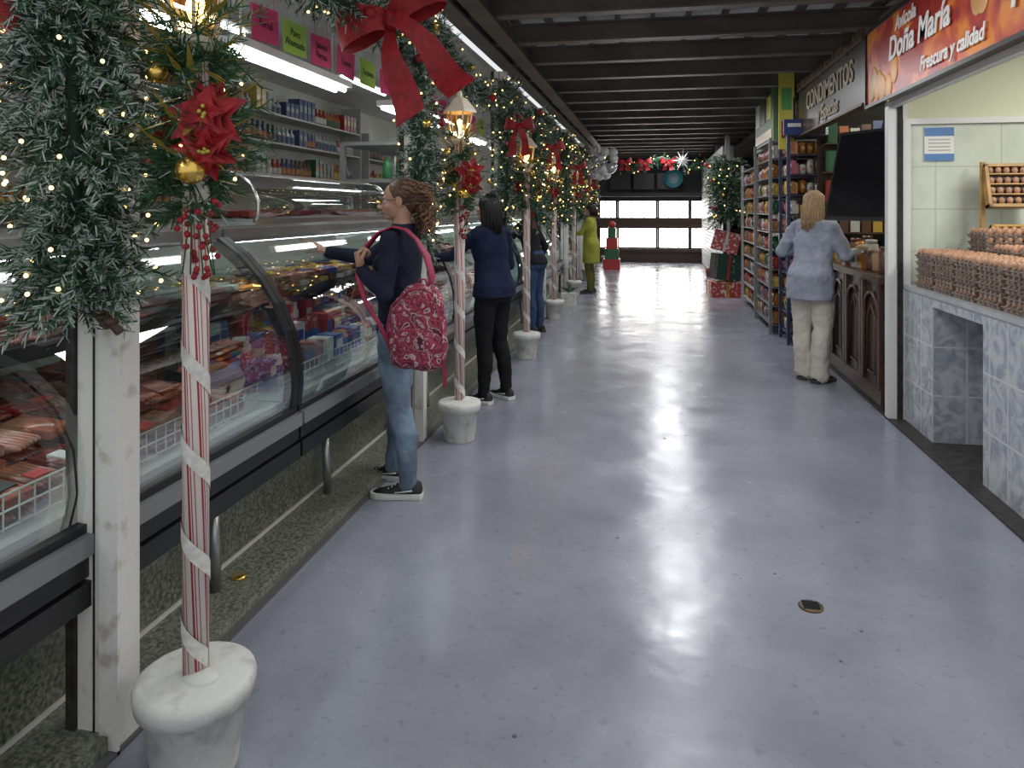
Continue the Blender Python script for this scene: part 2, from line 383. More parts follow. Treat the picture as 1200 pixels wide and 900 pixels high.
def top_case(y0,y1):
    mb=MB(); prof=[(-1.98,1.435),(-1.955,1.47),(-1.955,1.54),(-1.99,1.62),(-2.06,1.675),(-2.16,1.69)]
    mb.bx(-2.42,-1.97,y0,y1,1.42,1.45,0); mb.bx(-2.42,-2.12,y0,y1,1.675,1.70,0); mb.bx(-2.42,-2.40,y0,y1,1.45,1.68,0)
    n=len(prof); mb.add([(p[0],y0,p[1]) for p in prof]+[(p[0],y1,p[1]) for p in prof],[(i,i+1,n+i+1,n+i) for i in range(n-1)],1,True)
    for y in (y0,y1):
        pl=prof+[(-2.42,1.69),(-2.42,1.435)]; 
        for d in (-.008,.008): mb.add([(p[0],y+d,p[1]) for p in pl],[tuple(range(len(pl)))],1)
        mb.tube([(p[0],y,p[1]) for p in prof],.010,6,0)
    rnd=random.Random(4); y=y0+.1
    while y<y1-.08:
        for x in (-2.08,-2.26):
            R=Matrix.Rotation(rnd.uniform(-.3,.3),3,'Z'); pillow(mb,(x,y,1.475),(.14,.12,.05),R,2+rnd.choice((0,10,2,3)),None)
        y+=.14
    mb.build('countertop_display_case',[chrome,clear]+meatcols)
top_case(3.35,5.2)
mb=MB(); 
for x in (-2.55,-1.98):
    for y in (5.7,6.9): mb.bx(x-.02,x+.02,y-.02,y+.02,1.42,2.05,0)
for z in (1.42,1.72,2.03): mb.bx(-2.57,-1.96,5.68,6.92,z,z+.03,0)
rnd=random.Random(8)
for z in (1.45,1.75):
    y=5.8
    while y<6.85:
        mb.lathe([(.04,0),(.04,.13),(.02,.16),(.02,.19)],(-2.2+rnd.uniform(-.1,.1),y,z),8,rnd.randint(1,4)); y+=.11
mb.build('glass_cabinet',[stain,MC['label_white'],MC['label_yellow'],MC['meat_red'],MC['label_green']])
for y in (.6,2.1,3.6,5.6,7.4,9.2,11.5,14,17):
    mb=MB(); mb.bx(-1.97,-1.83,y-.62,y+.62,2.25,2.29,0); mb.tube([(-1.87,y-.6,2.235),(-1.87,y+.6,2.235)],.014,8,1); mb.tube([(-1.93,y-.6,2.235),(-1.93,y+.6,2.235)],.014,8,1)
    for yy in (y-.5,y+.5): mb.bx(-1.905,-1.895,yy-.005,yy+.005,2.29,2.9,0)
    mb.build('fluorescent_fixture',[white,tubem])
for y in (1.5,4.5,7.5,10.5,14.5):
    mb=MB(); mb.bx(-3.2,-3.0,y-.62,y+.62,2.86,2.899,0); mb.tube([(-3.1,y-.6,2.845),(-3.1,y+.6,2.845)],.016,8,1); mb.build('fluorescent_fixture',[white,tubem])
pink=M('pink_card',(.75,.08,.24),.7); lime=M('lime_card',(.42,.70,.12),.7); orng=M('orange_card',(.80,.25,.08),.7)
ink=M('ink',(.02,.02,.02),.6)
rnd=random.Random(5)
i=0
for y in [1.95,2.22,2.50,3.25,3.55,3.86,4.2,4.55,4.9,6,6.3,6.6,7.4,7.8]:
    m=[pink,pink,orng,pink,lime,pink,pink,lime,pink][i%9]; i+=1
    mb=MB(); mb.box((0,0,0),(.004,.25,.17),0,Matrix.Rotation(rnd.uniform(-.08,.08),3,'X')); 
    for yy in (-.08,.08): mb.tube([(0,yy,.08),(0,yy,.2)],.0012,4,0)
    o=mb.build('price_card',[m],loc=(-1.86,y,2.40))
    text('lettering',['Pavo\nAhumado','Jamon\nPierna','Queso','Tocineta','Pernil'][i%5],(.004,0,0),RR,.055,ink,o,.0005)
def shelf_goods(name,x,y0,y1,zs,face,seed,depth=.28,step=.1,hmax=.24,posts=True,kind=None):
    rnd=random.Random(seed); mb=MB(); s=face
    for z in zs: mb.bx(x,x+s*depth,y0,y1,z-.02,z,0)
    if posts:
        for y in (y0,y1): mb.bx(x,x+s*depth,y-.015,y+.015,0.02,max(zs)+.35,0)
    for z in zs:
        y=y0+step*.7
        while y<y1-step*.5:
            m=rnd.randint(1,9); h=rnd.uniform(.6,1)*hmax; xx=x+s*(depth*.65)
            k=rnd.random()
            for rep in range(rnd.choice((2,3,4))):
                if y>=y1-step*.5: break
                if k<.7:
                    mb.lathe([(step*.36,0),(step*.38,h*.6),(step*.14,h*.78),(step*.14,h)],(xx,y,z),8,m)
                    mb.lathe([(step*.39,h*.15),(step*.39,h*.5)],(xx,y,z),8,(m+3)%9+1,cap=False)
                else:
                    mb.box((xx,y,z+h/2),(depth*.5,step*.8,h),m); mb.box((xx+s*.002,y,z+h*.55),(depth*.5,step*.6,h*.3),(m+4)%9+1)
                y+=step
    return mb.build(name,[M('shelf_gray',(.40,.40,.38),.5),M('g_red',(.26,.025,.02),.35),M('g_amber',(.28,.11,.02),.2),M('g_green',(.03,.10,.05),.25),M('g_blue',(.05,.07,.14),.35),M('g_white',(.45,.45,.41),.4),M('g_yellow',(.46,.32,.06),.35),M('g_brown',(.10,.05,.03),.3),M('g_orange',(.38,.13,.04),.35),M('g_clear',(.32,.35,.33),.15)])
shelf_goods('stocked_shelf',-4.14,.2,4.2,(1.15,1.5,1.85,2.2,2.5),1,11)
shelf_goods('stocked_shelf',-4.14,4.4,9.2,(1.15,1.5,1.85,2.2,2.5),1,12)
shelf_goods('stocked_shelf',-4.14,9.5,14.5,(1.15,1.5,1.85,2.2),1,13,step=.14)
mb=MB(); mb.ell((0,0,0),(.10,.10,.13),0); mb.lathe([(.09,.08),(.06,.15),(.02,.24)],(0,0,0),12,0); mb.lathe([(.10,.03),(.108,.06),(.09,.085)],(0,0,0),14,1); mb.ell((.0,-.095,.0),(.03,.03,.03),1)
mb.tube([(0,0,.22),(0,0,.85)],.004,5,1)
mb.build('hanging_santa_ornament',[red,white],loc=(-1.72,1.66,2.03))
# ------------------------------------------------------------------ pine garlands
def sprig(mb,p,d,Ln,nn,rnd,g,s_,snowp,nl,w):
    d=d.normalized(); u=d.orthogonal().normalized(); v=d.cross(u)
    bend=V((rnd.uniform(-.3,.3),rnd.uniform(-.3,.3),rnd.uniform(-.4,.1)))
    def pos(t): return p+d*(Ln*t)+bend*(Ln*t*t)
    mb.strip([pos(t) for t in (0,.5,1)],[u*.0025]*3,g)
    for i in range(nn):
        t=.1+.9*i/nn; a=rnd.uniform(0,6.283); q=pos(t)
        rad=u*math.cos(a)+v*math.sin(a); nd=(rad+d*(.75+.7*t)).normalized(); l=nl*rnd.uniform(.7,1.1)
        sd=nd.cross(V((rnd.uniform(-1,1),rnd.uniform(-1,1),rnd.uniform(-1,1))))
        if sd.length<1e-4: continue
        sd.normalize()
        mb.add([q-sd*w,q+sd*w,q+nd*l+sd*w*.5,q+nd*l-sd*w*.5],[(0,1,2,3)],s_ if rnd.random()<snowp*(.3+1.1*t) else g)
def garland(path,rad,n,seed,snowp=.5,nn=26,nl=.038,w=.0017,lights=30,Ln=.15,core=.03,balls=6,light_r=.006):
    rnd=random.Random(seed); mb=MB(); path=[V(p) for p in path]
    segs=[(path[i+1]-path[i]).length for i in range(len(path)-1)]; tot=sum(segs)
    def at(t):
        t*=tot
        for i,l in enumerate(segs):
            if t<=l or i==len(segs)-1: 
                return path[i].lerp(path[i+1],min(1,t/l)),(path[i+1]-path[i]).normalized()
            t-=l
    mb.tube(path,[core*.3]+[core]*(len(path)-2)+[core*.3],7,3)
    for k in range(n):
        p,t=at((k+rnd.random())/n); u=t.orthogonal().normalized(); v=t.cross(u); a=rnd.uniform(0,6.283)
        o=u*math.cos(a)+v*math.sin(a); d=o+t*rnd.uniform(-.9,.9)+V((0,0,-.3))+(u*math.cos(a+1.57)+v*math.sin(a+1.57))*rnd.uniform(-.7,.7)
        sprig(mb,p+o*(max(.001,rad-Ln)*rnd.uniform(.2,1.15)),d,Ln*rnd.uniform(.7,1.15),nn,rnd,0 if rnd.random()<.6 else 3,1,snowp,nl,w)
    for k in range(lights):
        p,t=at(rnd.random()); u=t.orthogonal().normalized(); v=t.cross(u); a=rnd.uniform(0,6.283)
        mb.ell(p+(u*math.cos(a)+v*math.sin(a))*rad*rnd.uniform(.6,.95),light_r,2,6,5)
    for k in range(balls):
        p,t=at(rnd.random()); u=t.orthogonal().normalized(); v=t.cross(u); a=rnd.uniform(0,6.283)
        mb.ell(p+(u*math.cos(a)+v*math.sin(a))*rad*.85,rnd.uniform(.022,.038),4+rnd.randint(0,1),12,8)
    return mb.mesh('pine_garland',[green,snow,lampw,dgreen,gold,red])
gA=garland([(.04,0,1.25),(0.01,0,1.4),(.0,0,1.6),(.0,0,1.95),(-.02,0,2.3),(-.03,0,2.6),(0,0,2.75)],.20,900,1,.48,46,.032,.0022,80,.13,.022,0,.0055)
inst('pine_garland',gA,(-1.48,1.64,0))
gB=garland([(0,0,1.28),(0.02,0,1.8),(0,0,2.3),(0,0,2.8)],.17,330,2,.5,26,.042,.003,40,.13,.05,7,.007)
for i,y in enumerate(PY[1:]):
    inst('pine_garland',gB,(-1.46,y-.10,0),rz=i*1.3)
gS=garland([(0,0,2.72),(0,.5,2.56),(0,1.35,2.48),(0,2.2,2.56),(0,2.7,2.72)],.15,280,3,.4,24,.042,.003,40,.12,.045,10,.007)
for i,y in enumerate([1.8]+PY[1:-1]): inst('pine_garland_swag',gS,(-1.44,y,0))
gV=garland([(0,0,1.3),(0.05,0,1.8),(0,0,2.3),(0,0,2.7)],.20,190,7,.25,22,.05,.004,32,.16,.06,16,.010)
for y in (8.6,11.3,14,16.8): inst('pine_garland',gV,(-1.38,y,0),rz=y)
def bow(mb,c,s,m,rot=None,seed=0,tails=.55):
    R=rot or Matrix.Identity(3); c=V(c); 
    def T(u,w_,n_): return c+R@V((u*s,n_*s,w_*s))
    for sg in (-1,1):
        pts=[];wv=[]
        for i in range(13):
            a=i/12*2*math.pi; u=sg*(.02+.26*(1-math.cos(a))/2*1.0); n_=-.09*math.sin(a); ww=.045+.075*(1-math.cos(a))/2
            tl=.07*(1-math.cos(a))/2
            pts.append(T(u,tl,n_)); wv.append(R@V((-sg*.03*s,0,ww*s)))
        mb.strip(pts,wv,m)
        pts=[T(sg*(.01+.17*t+.03*math.sin(5*t)),-.02-tails*t,-.03-.04*math.sin(6*t+sg)) for t in [j/8 for j in range(9)]]
        mb.strip(pts,[R@V(((.04+.05*t/8)*s,.02*s*math.sin(t),.02*s)) for t in range(9)],m)
    mb.ell(c,(.045*s,.05*s,.06*s),m)
def poinsettia(mb,c,nrm,r,m,cm,seed=0):
    rnd=random.Random(seed); c=V(c); n=V(nrm).normalized(); u=n.orthogonal().normalized(); v=n.cross(u)
    for ring,(cnt,rr,lift) in enumerate(((7,1,.1),(6,.75,.35),(5,.45,.7))):
        for i in range(cnt):
            a=2*math.pi*(i+.5*ring)/cnt+rnd.uniform(-.15,.15); d=u*math.cos(a)+v*math.sin(a); s_=n.cross(d)
            L_=r*rr*rnd.uniform(.9,1.1); wd=r*.24*(rr+.3)
            b=c+n*(.01*ring)
            vs=[b,b+d*L_*.4+s_*wd+n*(L_*lift*.3+.008),b+d*L_*.45+n*L_*lift*.3-n*.004,b+d*L_*.4-s_*wd+n*(L_*lift*.3+.008),b+d*L_+n*(L_*lift*.4)-n*.01]
            mb.add(vs,[(0,1,2),(0,2,3),(1,4,2),(2,4,3)],m)
    for i in range(6): mb.ell(c+n*.03+u*rnd.uniform(-.012,.012)+v*rnd.uniform(-.012,.012),.006,cm,6,5)
mb=MB(); bow(mb,(0,0,0),.92,0,Matrix.Rotation(-.5,3,'Y')@Matrix.Rotation(.3,3,'Z'),tails=.5); mb.build('red_bow',[red],loc=(-1.25,3.35,2.42))
for x,y,z,s in ((-1.27,6.9,2.3,.5),(-1.27,9.4,2.3,.5),(-1.24,12.2,2.2,.5),(-1.24,15,2.2,.5)):
    mb=MB(); bow(mb,(0,0,0),s,0); mb.build('red_bow',[red],loc=(x,y,z))
stripe=bpy.data.materials.new('candy_stripes'); stripe.use_nodes=True; nt=stripe.node_tree; b=nt.nodes['Principled BSDF']; L=nt.links.new
tc=_n(nt,'ShaderNodeTexCoord'); sp=_n(nt,'ShaderNodeSeparateXYZ'); at=_n(nt,'ShaderNodeMath',operation='ARCTAN2'); L(tc.outputs['Object'],sp.inputs[0]); L(sp.outputs[1],at.inputs[0]); L(sp.outputs[0],at.inputs[1])
ma=_n(nt,'ShaderNodeMath',operation='MULTIPLY_ADD'); L(sp.outputs[2],ma.inputs[0]); ma.inputs[1].default_value=1.2; L(at.outputs[0],ma.inputs[2])
m5=_n(nt,'ShaderNodeMath',operation='MULTIPLY'); m5.inputs[1].default_value=6/(2*math.pi); L(ma.outputs[0],m5.inputs[0]); fr=_n(nt,'ShaderNodeMath',operation='FRACT'); L(m5.outputs[0],fr.inputs[0])
rp=_n(nt,'ShaderNodeValToRGB'); rp.color_ramp.interpolation='CONSTANT'; els=rp.color_ramp.elements; els[0].position=0; els[0].color=(.66,.60,.56,1); els[1].position=.34; els[1].color=(.34,.015,.025,1)
for p,c in ((.50,(.66,.60,.56,1)),(.58,(.32,.02,.03,1)),(.66,(.66,.60,.56,1)),(.84,(.42,.08,.08,1)),(.92,(.66,.60,.56,1))):
    e=els.new(p); e.color=c
L(fr.outputs[0],rp.inputs[0]); L(rp.outputs[0],b.inputs['Base Color']); b.inputs['Roughness'].default_value=.4
ribbon=M('white_ribbon',(.68,.66,.62),.5,var=.2,nscale=40)
cream=M('lantern_cream',(.7,.62,.48),.5)
bulb=emi('warm_bulb',(1,.55,.16),14)
lglass=glass('lantern_glass',tint=(1,.9,.7),f=.03)
pm=MB(); pm.lathe([(0,0),(.104,0),(.108,.01),(.132,.195),(.150,.198),(.156,.235),(.151,.250),(.136,.254),(.085,.258),(0,.264)],n=32,m=0)
pm.ell((.03,-.02,.258),(.05,.04,.018),0)
potm=M('plaster_white',(.62,.62,.59),.55,col2=(.38,.36,.33),nscale=9,lo=.30,hi=.48,bump=.25,bscale=25)
potme=pm.mesh('pot',[potm])
def lamppost_mesh(seed,near=False):
    mb=MB(); mb.tube([(0,0,.25),(0,0,1.93)],.034,20,0)
    pts=[];wv=[]
    N=130 if near else 70
    for i in range(N+1):
        t=i/N; a=-t*2*math.pi*6.5; z=.30+1.6*t; r=.0365
        pts.append((r*math.cos(a),r*math.sin(a),z)); wv.append((0,0,.026))
    mb.strip(pts,wv,1)
    mb.lathe([(.05,1.92),(.07,1.94),(.07,1.955),(.03,1.96)],n=6,m=2,sm=False)
    for k in range(6):
        a=k*math.pi/3; mb.tube([(.055*math.cos(a),.055*math.sin(a),1.955),(.085*math.cos(a),.085*math.sin(a),2.13)],.005,4,2)
    mb.lathe([(.052,1.96),(.082,2.13)],n=6,m=3,sm=False,cap=False)
    mb.lathe([(.115,2.125),(.11,2.14),(.05,2.215),(.02,2.23),(.018,2.26),(.0,2.27)],n=6,m=2,sm=False)
    mb.ell((0,0,2.04),(.024,.024,.045),4)
    rnd=random.Random(seed)
    for k in range(190 if near else 100):
        a=rnd.uniform(0,6.283); z=rnd.uniform(1.50,2.0); d=V((math.cos(a),math.sin(a),rnd.uniform(-.6,.7)))
        sprig(mb,V((0,0,z)),d,rnd.uniform(.1,.2)*(1 if z>1.6 else .7),28,rnd,5,8,.08,.04,.0024 if near else .003)
    for k in range(110):
        a=rnd.uniform(0,6.283); z=rnd.uniform(1.55,2.0); d=V((math.cos(a),math.sin(a),rnd.uniform(-.5,.8))).normalized(); s_=d.cross(V((0,0,1))).normalized(); L_=rnd.uniform(.12,.22); p=V((0,0,z))+d*.05
        mb.add([p,p+d*L_*.5+s_*.010,p+d*L_,p+d*L_*.5-s_*.010],[(0,1,2,3)],6)
    fl=V((.10,-.10,1.74)); poinsettia(mb,fl,(.35,-1,.1),.105,7,6,seed); poinsettia(mb,fl+V((-.0,-.0,-.085)),(.2,-1,-.5),.09,7,6,seed+1)
    poinsettia(mb,(-.09,.08,1.72),(-.6,.8,.1),.09,7,6,seed+5)
    mb.ell((.055,-.10,1.60),.038,9,18,12); mb.ell((-.07,-.06,1.86),.03,9,14,10)
    for k in range(40):
        t=rnd.random(); mb.ell((.045+.05*rnd.uniform(-1,1)*(1-t*.4),-.05+.04*rnd.uniform(-1,1),1.52-.22*t),.0085,7,7,5)
    for k in range(5):
        mb.tube([(.0,-.03,1.6),(.05+rnd.uniform(-.04,.05),-.06,1.5),(.05+rnd.uniform(-.05,.05),-.06,1.33)],.002,4,5)
    for k in range(20):
        a=rnd.uniform(0,6.283); mb.ell((.12*math.cos(a),.12*math.sin(a),rnd.uniform(1.55,2.0)),.005 if near else .006,10,5,4)
    return mb.mesh('lamp_post',[stripe,ribbon,cream,lglass,bulb,green,goldleaf,red,snow,gold,lampw])
LP=[(-1.205,1.75),(-1.235,4.57),(-1.25,7.22),(-1.33,9.88),(-1.35,12.6),(-1.35,15.3)]
lpn=lamppost_mesh(21,True); lpf=lamppost_mesh(22)
for i,(x,y) in enumerate(LP):
    inst('flower_pot',potme,(x,y,0),rz=i,sc=1 if i==0 else (.9,.9,1)); inst('candy_striped_lamp_post',lpn if i==0 else lpf,(x,y,0),rz=0 if i<2 else i*.8)

# ------------------------------------------------------------------ right side
door_white=M('frame_white',(.66,.67,.66),.4)
mb=MB(); mb.bx(1.64,1.70,5.57,5.64,0,2.3,0); mb.bx(1.70,1.735,5.56,5.66,0,2.88,1); mb.bx(1.735,1.77,5.58,5.63,0,2.3,0); mb.build('support_post',[door_white,rust])
tw=tile('wall_tile_white',.42,.30,(.62,.66,.57),(.56,.61,.52),(.48,.51,.45),rough=.2)
mb=MB(); mb.bx(1.78,4.4,5.60,5.68,0,2.12,0); mb.bx(1.74,4.4,5.60,5.68,2.12,2.74,1); mb.bx(1.74,3.1,5.57,5.60,2.10,2.14,2)
mb.bx(1.74,1.79,5.57,5.60,.0,2.1,2); mb.bx(2.70,2.74,5.57,5.60,1.1,2.1,2); mb.build('wall_partition',[tw,M('cream_wall',(.62,.66,.48),.6),door_white])
mt=tile('marble_tile',.2,.31,(.53,.55,.58),(.31,.34,.39),(.60,.61,.62),rough=.15,marble=1)
slab=M('counter_slab',(.50,.52,.54),.3,var=.2)
mb=MB()
mb.bx(1.75,2.35,5.05,5.57,.0,.875,0); mb.bx(1.75,2.35,.8,4.33,0,.875,0); mb.bx(1.75,2.35,.8,5.57,.875,.935,0); mb.bx(1.742,2.36,.8,5.57,.935,.965,1)
mb.bx(2.25,2.35,4.33,5.05,.0,.875,0); mb.build('tiled_counter',[mt,slab])
mb=MB(); mb.bx(1.62,1.72,.6,5.7,2.84,2.90,0); mb.bx(1.66,1.70,.6,5.56,2.22,2.265,1); mb.build('trim_1',[beam,door_white])
mb=MB(); mb.box((0,0,0),(.19,.006,.24),0); mb.box((0,-.004,.085),(.19,.003,.06),1); mb.box((0,-.004,-.095),(.19,.003,.05),1)
for i in range(4): mb.box((0,-.004,.03-i*.025),(.14,.002,.008),2)
mb.build('wall_notice',[paper_w,M('notice_blue',(.08,.2,.45),.5),M('notice_gray',(.4,.4,.38),.5)],loc=(1.98,5.592,1.96))
mb=MB(); mb.box((0,0,0),(.15,.02,.3),0); mb.box((0,-.012,.02),(.12,.006,.2),1); mb.build('wall_calendar',[M('cal_blue',(.05,.15,.5),.5),paper_w],loc=(2.82,5.585,1.88))
eggm=M('egg_shell',(.48,.26,.155),.45,var=.28,nscale=12); pulp=M('egg_tray_pulp',(.30,.23,.19),.9,var=.3,nscale=20)
def egg_stack(n,seed=0):
    rnd=random.Random(seed); mb=MB()
    for k in range(n):
        z=k*.048; j=V((rnd.uniform(-.006,.006),rnd.uniform(-.006,.006),0))
        rg=[]
        for zz,w_ in ((.0,.135),(.02,.14),(.026,.148),(.03,.148)): rg.append([V((a*w_,b_*w_,z+zz))+j for a,b_ in ((-1,-1),(1,-1),(1,1),(-1,1))])
        mb.loft(rg,1,True,False)
        for a in range(5):
            for b_ in range(5):
                if k<n-1 and 0<a<4 and 0<b_<4: continue
                mb.ell(j+V((-.112+.056*a,-.112+.056*b_,z+.045)),(.0225,.0225,.029),0,8,6)
                if a in(0,4) or b_ in (0,4): mb.box(j+V((-.14+.056*a+.0,-.14+.056*b_,z+.03)),(.016,.016,.03),1)
    return mb.mesh('egg_tray_stack',[eggm,pulp])
E5,E6,E3,E8=egg_stack(5,1),egg_stack(6,2),egg_stack(3,3),egg_stack(8,4)
for x,y,e in ((1.93,5.32,E5),(1.93,5.00,E5),(1.93,4.68,E5),(1.93,4.36,E5),(1.93,4.04,E5),(1.93,3.72,E5),(1.93,3.4,E5),(2.25,5.3,E8),(2.25,4.98,E6),(2.25,4.6,E5),(2.25,4.2,E5),(2.25,3.8,E5)):
    inst('egg_tray_stack',e,(x,y,.966))
mb=MB()
def rack(cz,cy,w_,h_,tilt):
    R=Matrix.Rotation(-tilt,3,'X')
    C=V((0,cy,cz))
    mb.box(C,(w_,.012,h_),2,R)
    for sx in(-1,1): mb.box(C+R@V((sx*w_/2,-.02,0)),(.02,.06,h_+.02),0,R)
    for sz in(-1,1): mb.box(C+R@V((0,-.02,sz*h_/2)),(w_+.02,.06,.02),0,R)
    nr=4
    for i in range(nr):
        mb.box(C+R@V((0,-.025,-h_/2+h_*(i+.12)/nr)),(w_,.04,.008),0,R)
        for j in range(6): mb.ell(C+R@V((-w_/2+w_*(j+.5)/6,-.03,-h_/2+h_*(i+.5)/nr)),(.022,.02,.026),1,8,6)
rack(.55,.10,.30,.28,.25); rack(.18,-.05,.30,.22,.8)
for sx in(-1,1):
    mb.box((sx*.16,.12,.36),(.025,.03,.72),0); mb.box((sx*.16,-.02,.1),(.025,.3,.03),0); mb.box((sx*.16,-.13,.07),(.025,.03,.14),0)
mb.build('wooden_egg_rack',[lwood,eggm,dark],loc=(2.36,5.33,1.10))
mb=MB(); mb.bx(2.37,2.9,4.9,5.5,0.012,1.10,0); mb.build('back_counter',[mt])
bm=bpy.data.materials.new('poultry_banner'); bm.use_nodes=True; nt=bm.node_tree; b=nt.nodes['Principled BSDF']; L=nt.links.new
tc=_n(nt,'ShaderNodeTexCoord'); n1=_n(nt,'ShaderNodeTexNoise'); n1.inputs['Scale'].default_value=2.6; n1.inputs['Distortion'].default_value=1.2; L(tc.outputs['Object'],n1.inputs['Vector'])
r=_n(nt,'ShaderNodeValToRGB'); r.color_ramp.elements[0].position=.42; r.color_ramp.elements[1].position=.6; r.color_ramp.elements[0].color=(.36,.02,.015,1); r.color_ramp.elements[1].color=(.78,.24,.02,1)
e=r.color_ramp.elements.new(.5); e.color=(.58,.07,.02,1); L(n1.outputs['Fac'],r.inputs[0]); L(r.outputs[0],b.inputs['Base Color']); b.inputs['Roughness'].default_value=.35
mb=MB(); mb.bx(1.60,1.64,1.2,5.93,2.27,2.83,0)
for z in (2.27,2.83): mb.bx(1.585,1.645,1.2,5.95,z-.012,z+.012,1)
mb.bx(1.585,1.645,5.93,5.955,2.27,2.83,1)
mb.ell((1.598,2.0,2.5),(.006,.6,.2),3,24,12)
rnd=random.Random(9)
for yy in (5.80,5.68,5.55,5.74,5.42,5.62,5.3,4.02,3.9,3.78,3.96,3.66,3.84): 
    mb.ell((1.598,yy,2.36+rnd.uniform(-.02,.10) if yy>5 else 2.62+rnd.uniform(-.06,.08)),(.006,.075,.10),2,18,10)
sg=mb.build('shop_sign',[bm,black,M('printed_egg',(.85,.42,.12),.4,var=.35,nscale=4),M('sign_yellow',(.8,.55,.08),.4)])
wl=M('letter_white',(.85,.85,.82),.5)
text('lettering_1','Avícola',(1.588,5.05,2.73),RL,.13,wl,sg,.002,.2,.003)
text('lettering_2','Doña María',(1.588,4.86,2.58),RL,.22,wl,sg,.002,.2,.005)
text('lettering_3','Frescura y calidad',(1.588,4.35,2.37),RL,.12,wl,sg,.002,.2,.003)
text('lettering_4','Huevos',(1.588,3.2,2.5),RL,.3,wl,sg,.002,.2,.003)
mb=MB(); mb.bx(1.60,1.66,6.0,8.55,2.32,2.80,0); mb.bx(1.58,1.67,6.0,8.57,2.80,2.83,1); mb.bx(1.58,1.67,6.0,8.57,2.30,2.32,1); 
rnd=random.Random(2)
for i in range(18): mb.ell((1.60,6.1+i*.14,2.83+rnd.uniform(0,.04)),(.03,.06,.05),2,8,6)
sg=mb.build('shop_sign',[wood,MC['rusty_steel'],M('dry_leaves',(.16,.10,.05),.8,var=.5)])
cr=M('letter_cream',(.38,.31,.19),.5)
text('lettering_1','CONDIMENTOS',(1.592,7.2,2.62),RL,.25,cr,sg,.003,0,.004); text('lettering_2','y Especias',(1.592,7.2,2.42),RL,.2,cr,sg,.003,.3,.003)
mb=MB(); mb.box((0,0,0),(.17,.02,.95),0); mb.tube([(.09,0,-.6),(.09,0,.6)],.012,6,1); mb.box((0,-.012,.1),(.11,.004,.25),2); mb.box((0,-.012,-.25),(.11,.004,.2),3)
mb.build('yellow_banner',[M('banner_yellow',(.55,.52,.08),.5),black,M('banner_green',(.1,.35,.1),.5),MC['g_red']],loc=(1.50,8.75,2.66))
mb=MB(); mb.box((0,0,0),(.05,1.6,.75),0); 
for i in range(3): mb.box((-.03,-.5+i*.5,.12),(.01,.32,.3),1+i)
mb.box((-.03,0,-.22),(.01,1.4,.12),4)
mb.build('shop_sign',[M('sign_green',(.08,.16,.07),.5),MC['banner_yellow'],MC['g_brown'],MC['label_white'],MC['g_yellow']],loc=(1.50,10.3,2.68))
mb=MB(); mb.box((0,0,0),(.22,.03,.17),0); mb.box((0,-.018,.02),(.14,.004,.04),1); mb.box((0,0,.2),(.02,.02,.25),2); mb.build('small_blue_sign',[M('sign_navy',(.03,.06,.2),.4),wl,black],loc=(1.52,8.4,2.40))
mb=MB()
R=Matrix.Rotation(math.radians(-55),3,'Z')@Matrix.Rotation(math.radians(-14),3,'X')
mb.box((0,0,0),(.72,.045,.74),0,R); mb.box(R@V((0,.04,-.03)),(.5,.05,.45),0,R); mb.box(R@V((0,-.024,0)),(.68,.004,.69),1,R); mb.tube([R@V((0,.05,.1)),V((.15,.1,.5)),V((.15,.1,1.05))],.025,8,0)
mb.build('television',[black,M('tv_screen',(.008,.008,.01),.12)],loc=(1.68,6.12,1.77))
mb=MB(); mb.bx(1.66,2.2,5.75,8.08,.013,.95,0); mb.bx(1.62,2.25,5.72,8.08,.95,1.0,1); mb.bx(1.645,1.66,5.75,8.08,.05,.16,1)
for k in range(4):
    y=6.0+k*.5
    mb.bx(1.635,1.66,y-.24,y-.19,.16,.95,1); mb.bx(1.635,1.66,y+.19,y+.24,.16,.95,1)
    pts=[(1.645,y+.17*math.cos(a),.72+.14*math.sin(a)) for a in [math.pi*i/10 for i in range(11)]]
    mb.tube([(1.645,y+.17,.2)]+pts+[(1.645,y-.17,.2)],.014,6,1)
    mb.tube([(1.648,y+.1,.25),(1.648,y+.1,.68),(1.648,y,.76),(1.648,y-.1,.68),(1.648,y-.1,.25),(1.648,y+.1,.25)],.008,5,1)
mb.build('wooden_counter',[wood,M('mid_wood',(.075,.038,.022),.35,var=.4,nscale=8,stretch=(1,1,6))])
rnd=random.Random(6); mb=MB()
for y in [5.9+i*.17 for i in range(12)]:
    for x in (1.78,1.95,2.1):
        h=rnd.uniform(.1,.24); m=rnd.randint(0,5)
        if rnd.random()<.6: mb.lathe([(.055,0),(.06,.02),(.06,h*.8),(.045,h*.86),(.05,h*.87),(.05,h)],(x,y,1.0),10,m)
        else: mb.box((x,y,1.0+h/3),(.14,.14,h*.66),m); mb.ell((x,y,1.0+h*.66),(.06,.06,.04),(m+1)%6,8,6)
mb.build('spice_jars',[MC['g_brown'],MC['g_amber'],MC['g_brown'],MC['g_yellow'],MC['g_white'],M('tan_spice',(.3,.19,.1),.7)])
shelf_goods('stocked_shelf',4.33,5.8,9,(.6,1.0,1.4,1.8,2.2),-1,31,step=.12)
shelf_goods('stocked_shelf',2.9,8.6,12,(.4,.8,1.2,1.6,2.0),-1,32,step=.12)
mb=MB(); mb.bx(1.76,4.3,8.36,8.42,0.012,2.3,0); 
rnd=random.Random(17)
for z in (.3,.62,.94,1.26,1.58,1.9,2.2):
    mb.bx(1.8,4.2,8.1,8.36,z-.02,z,1); x=1.86
    while x<4.1:
        h=rnd.uniform(.12,.24); mb.box((x,8.2,z+h/2),(.09,.12,h),2+rnd.randint(0,7)); x+=.11
mb.build('stocked_shelf',[wood,MC['mid_wood'],MC['g_red'],MC['g_yellow'],MC['g_green'],MC['g_white'],MC['g_orange'],MC['g_brown'],MC['g_blue'],MC['g_amber']])
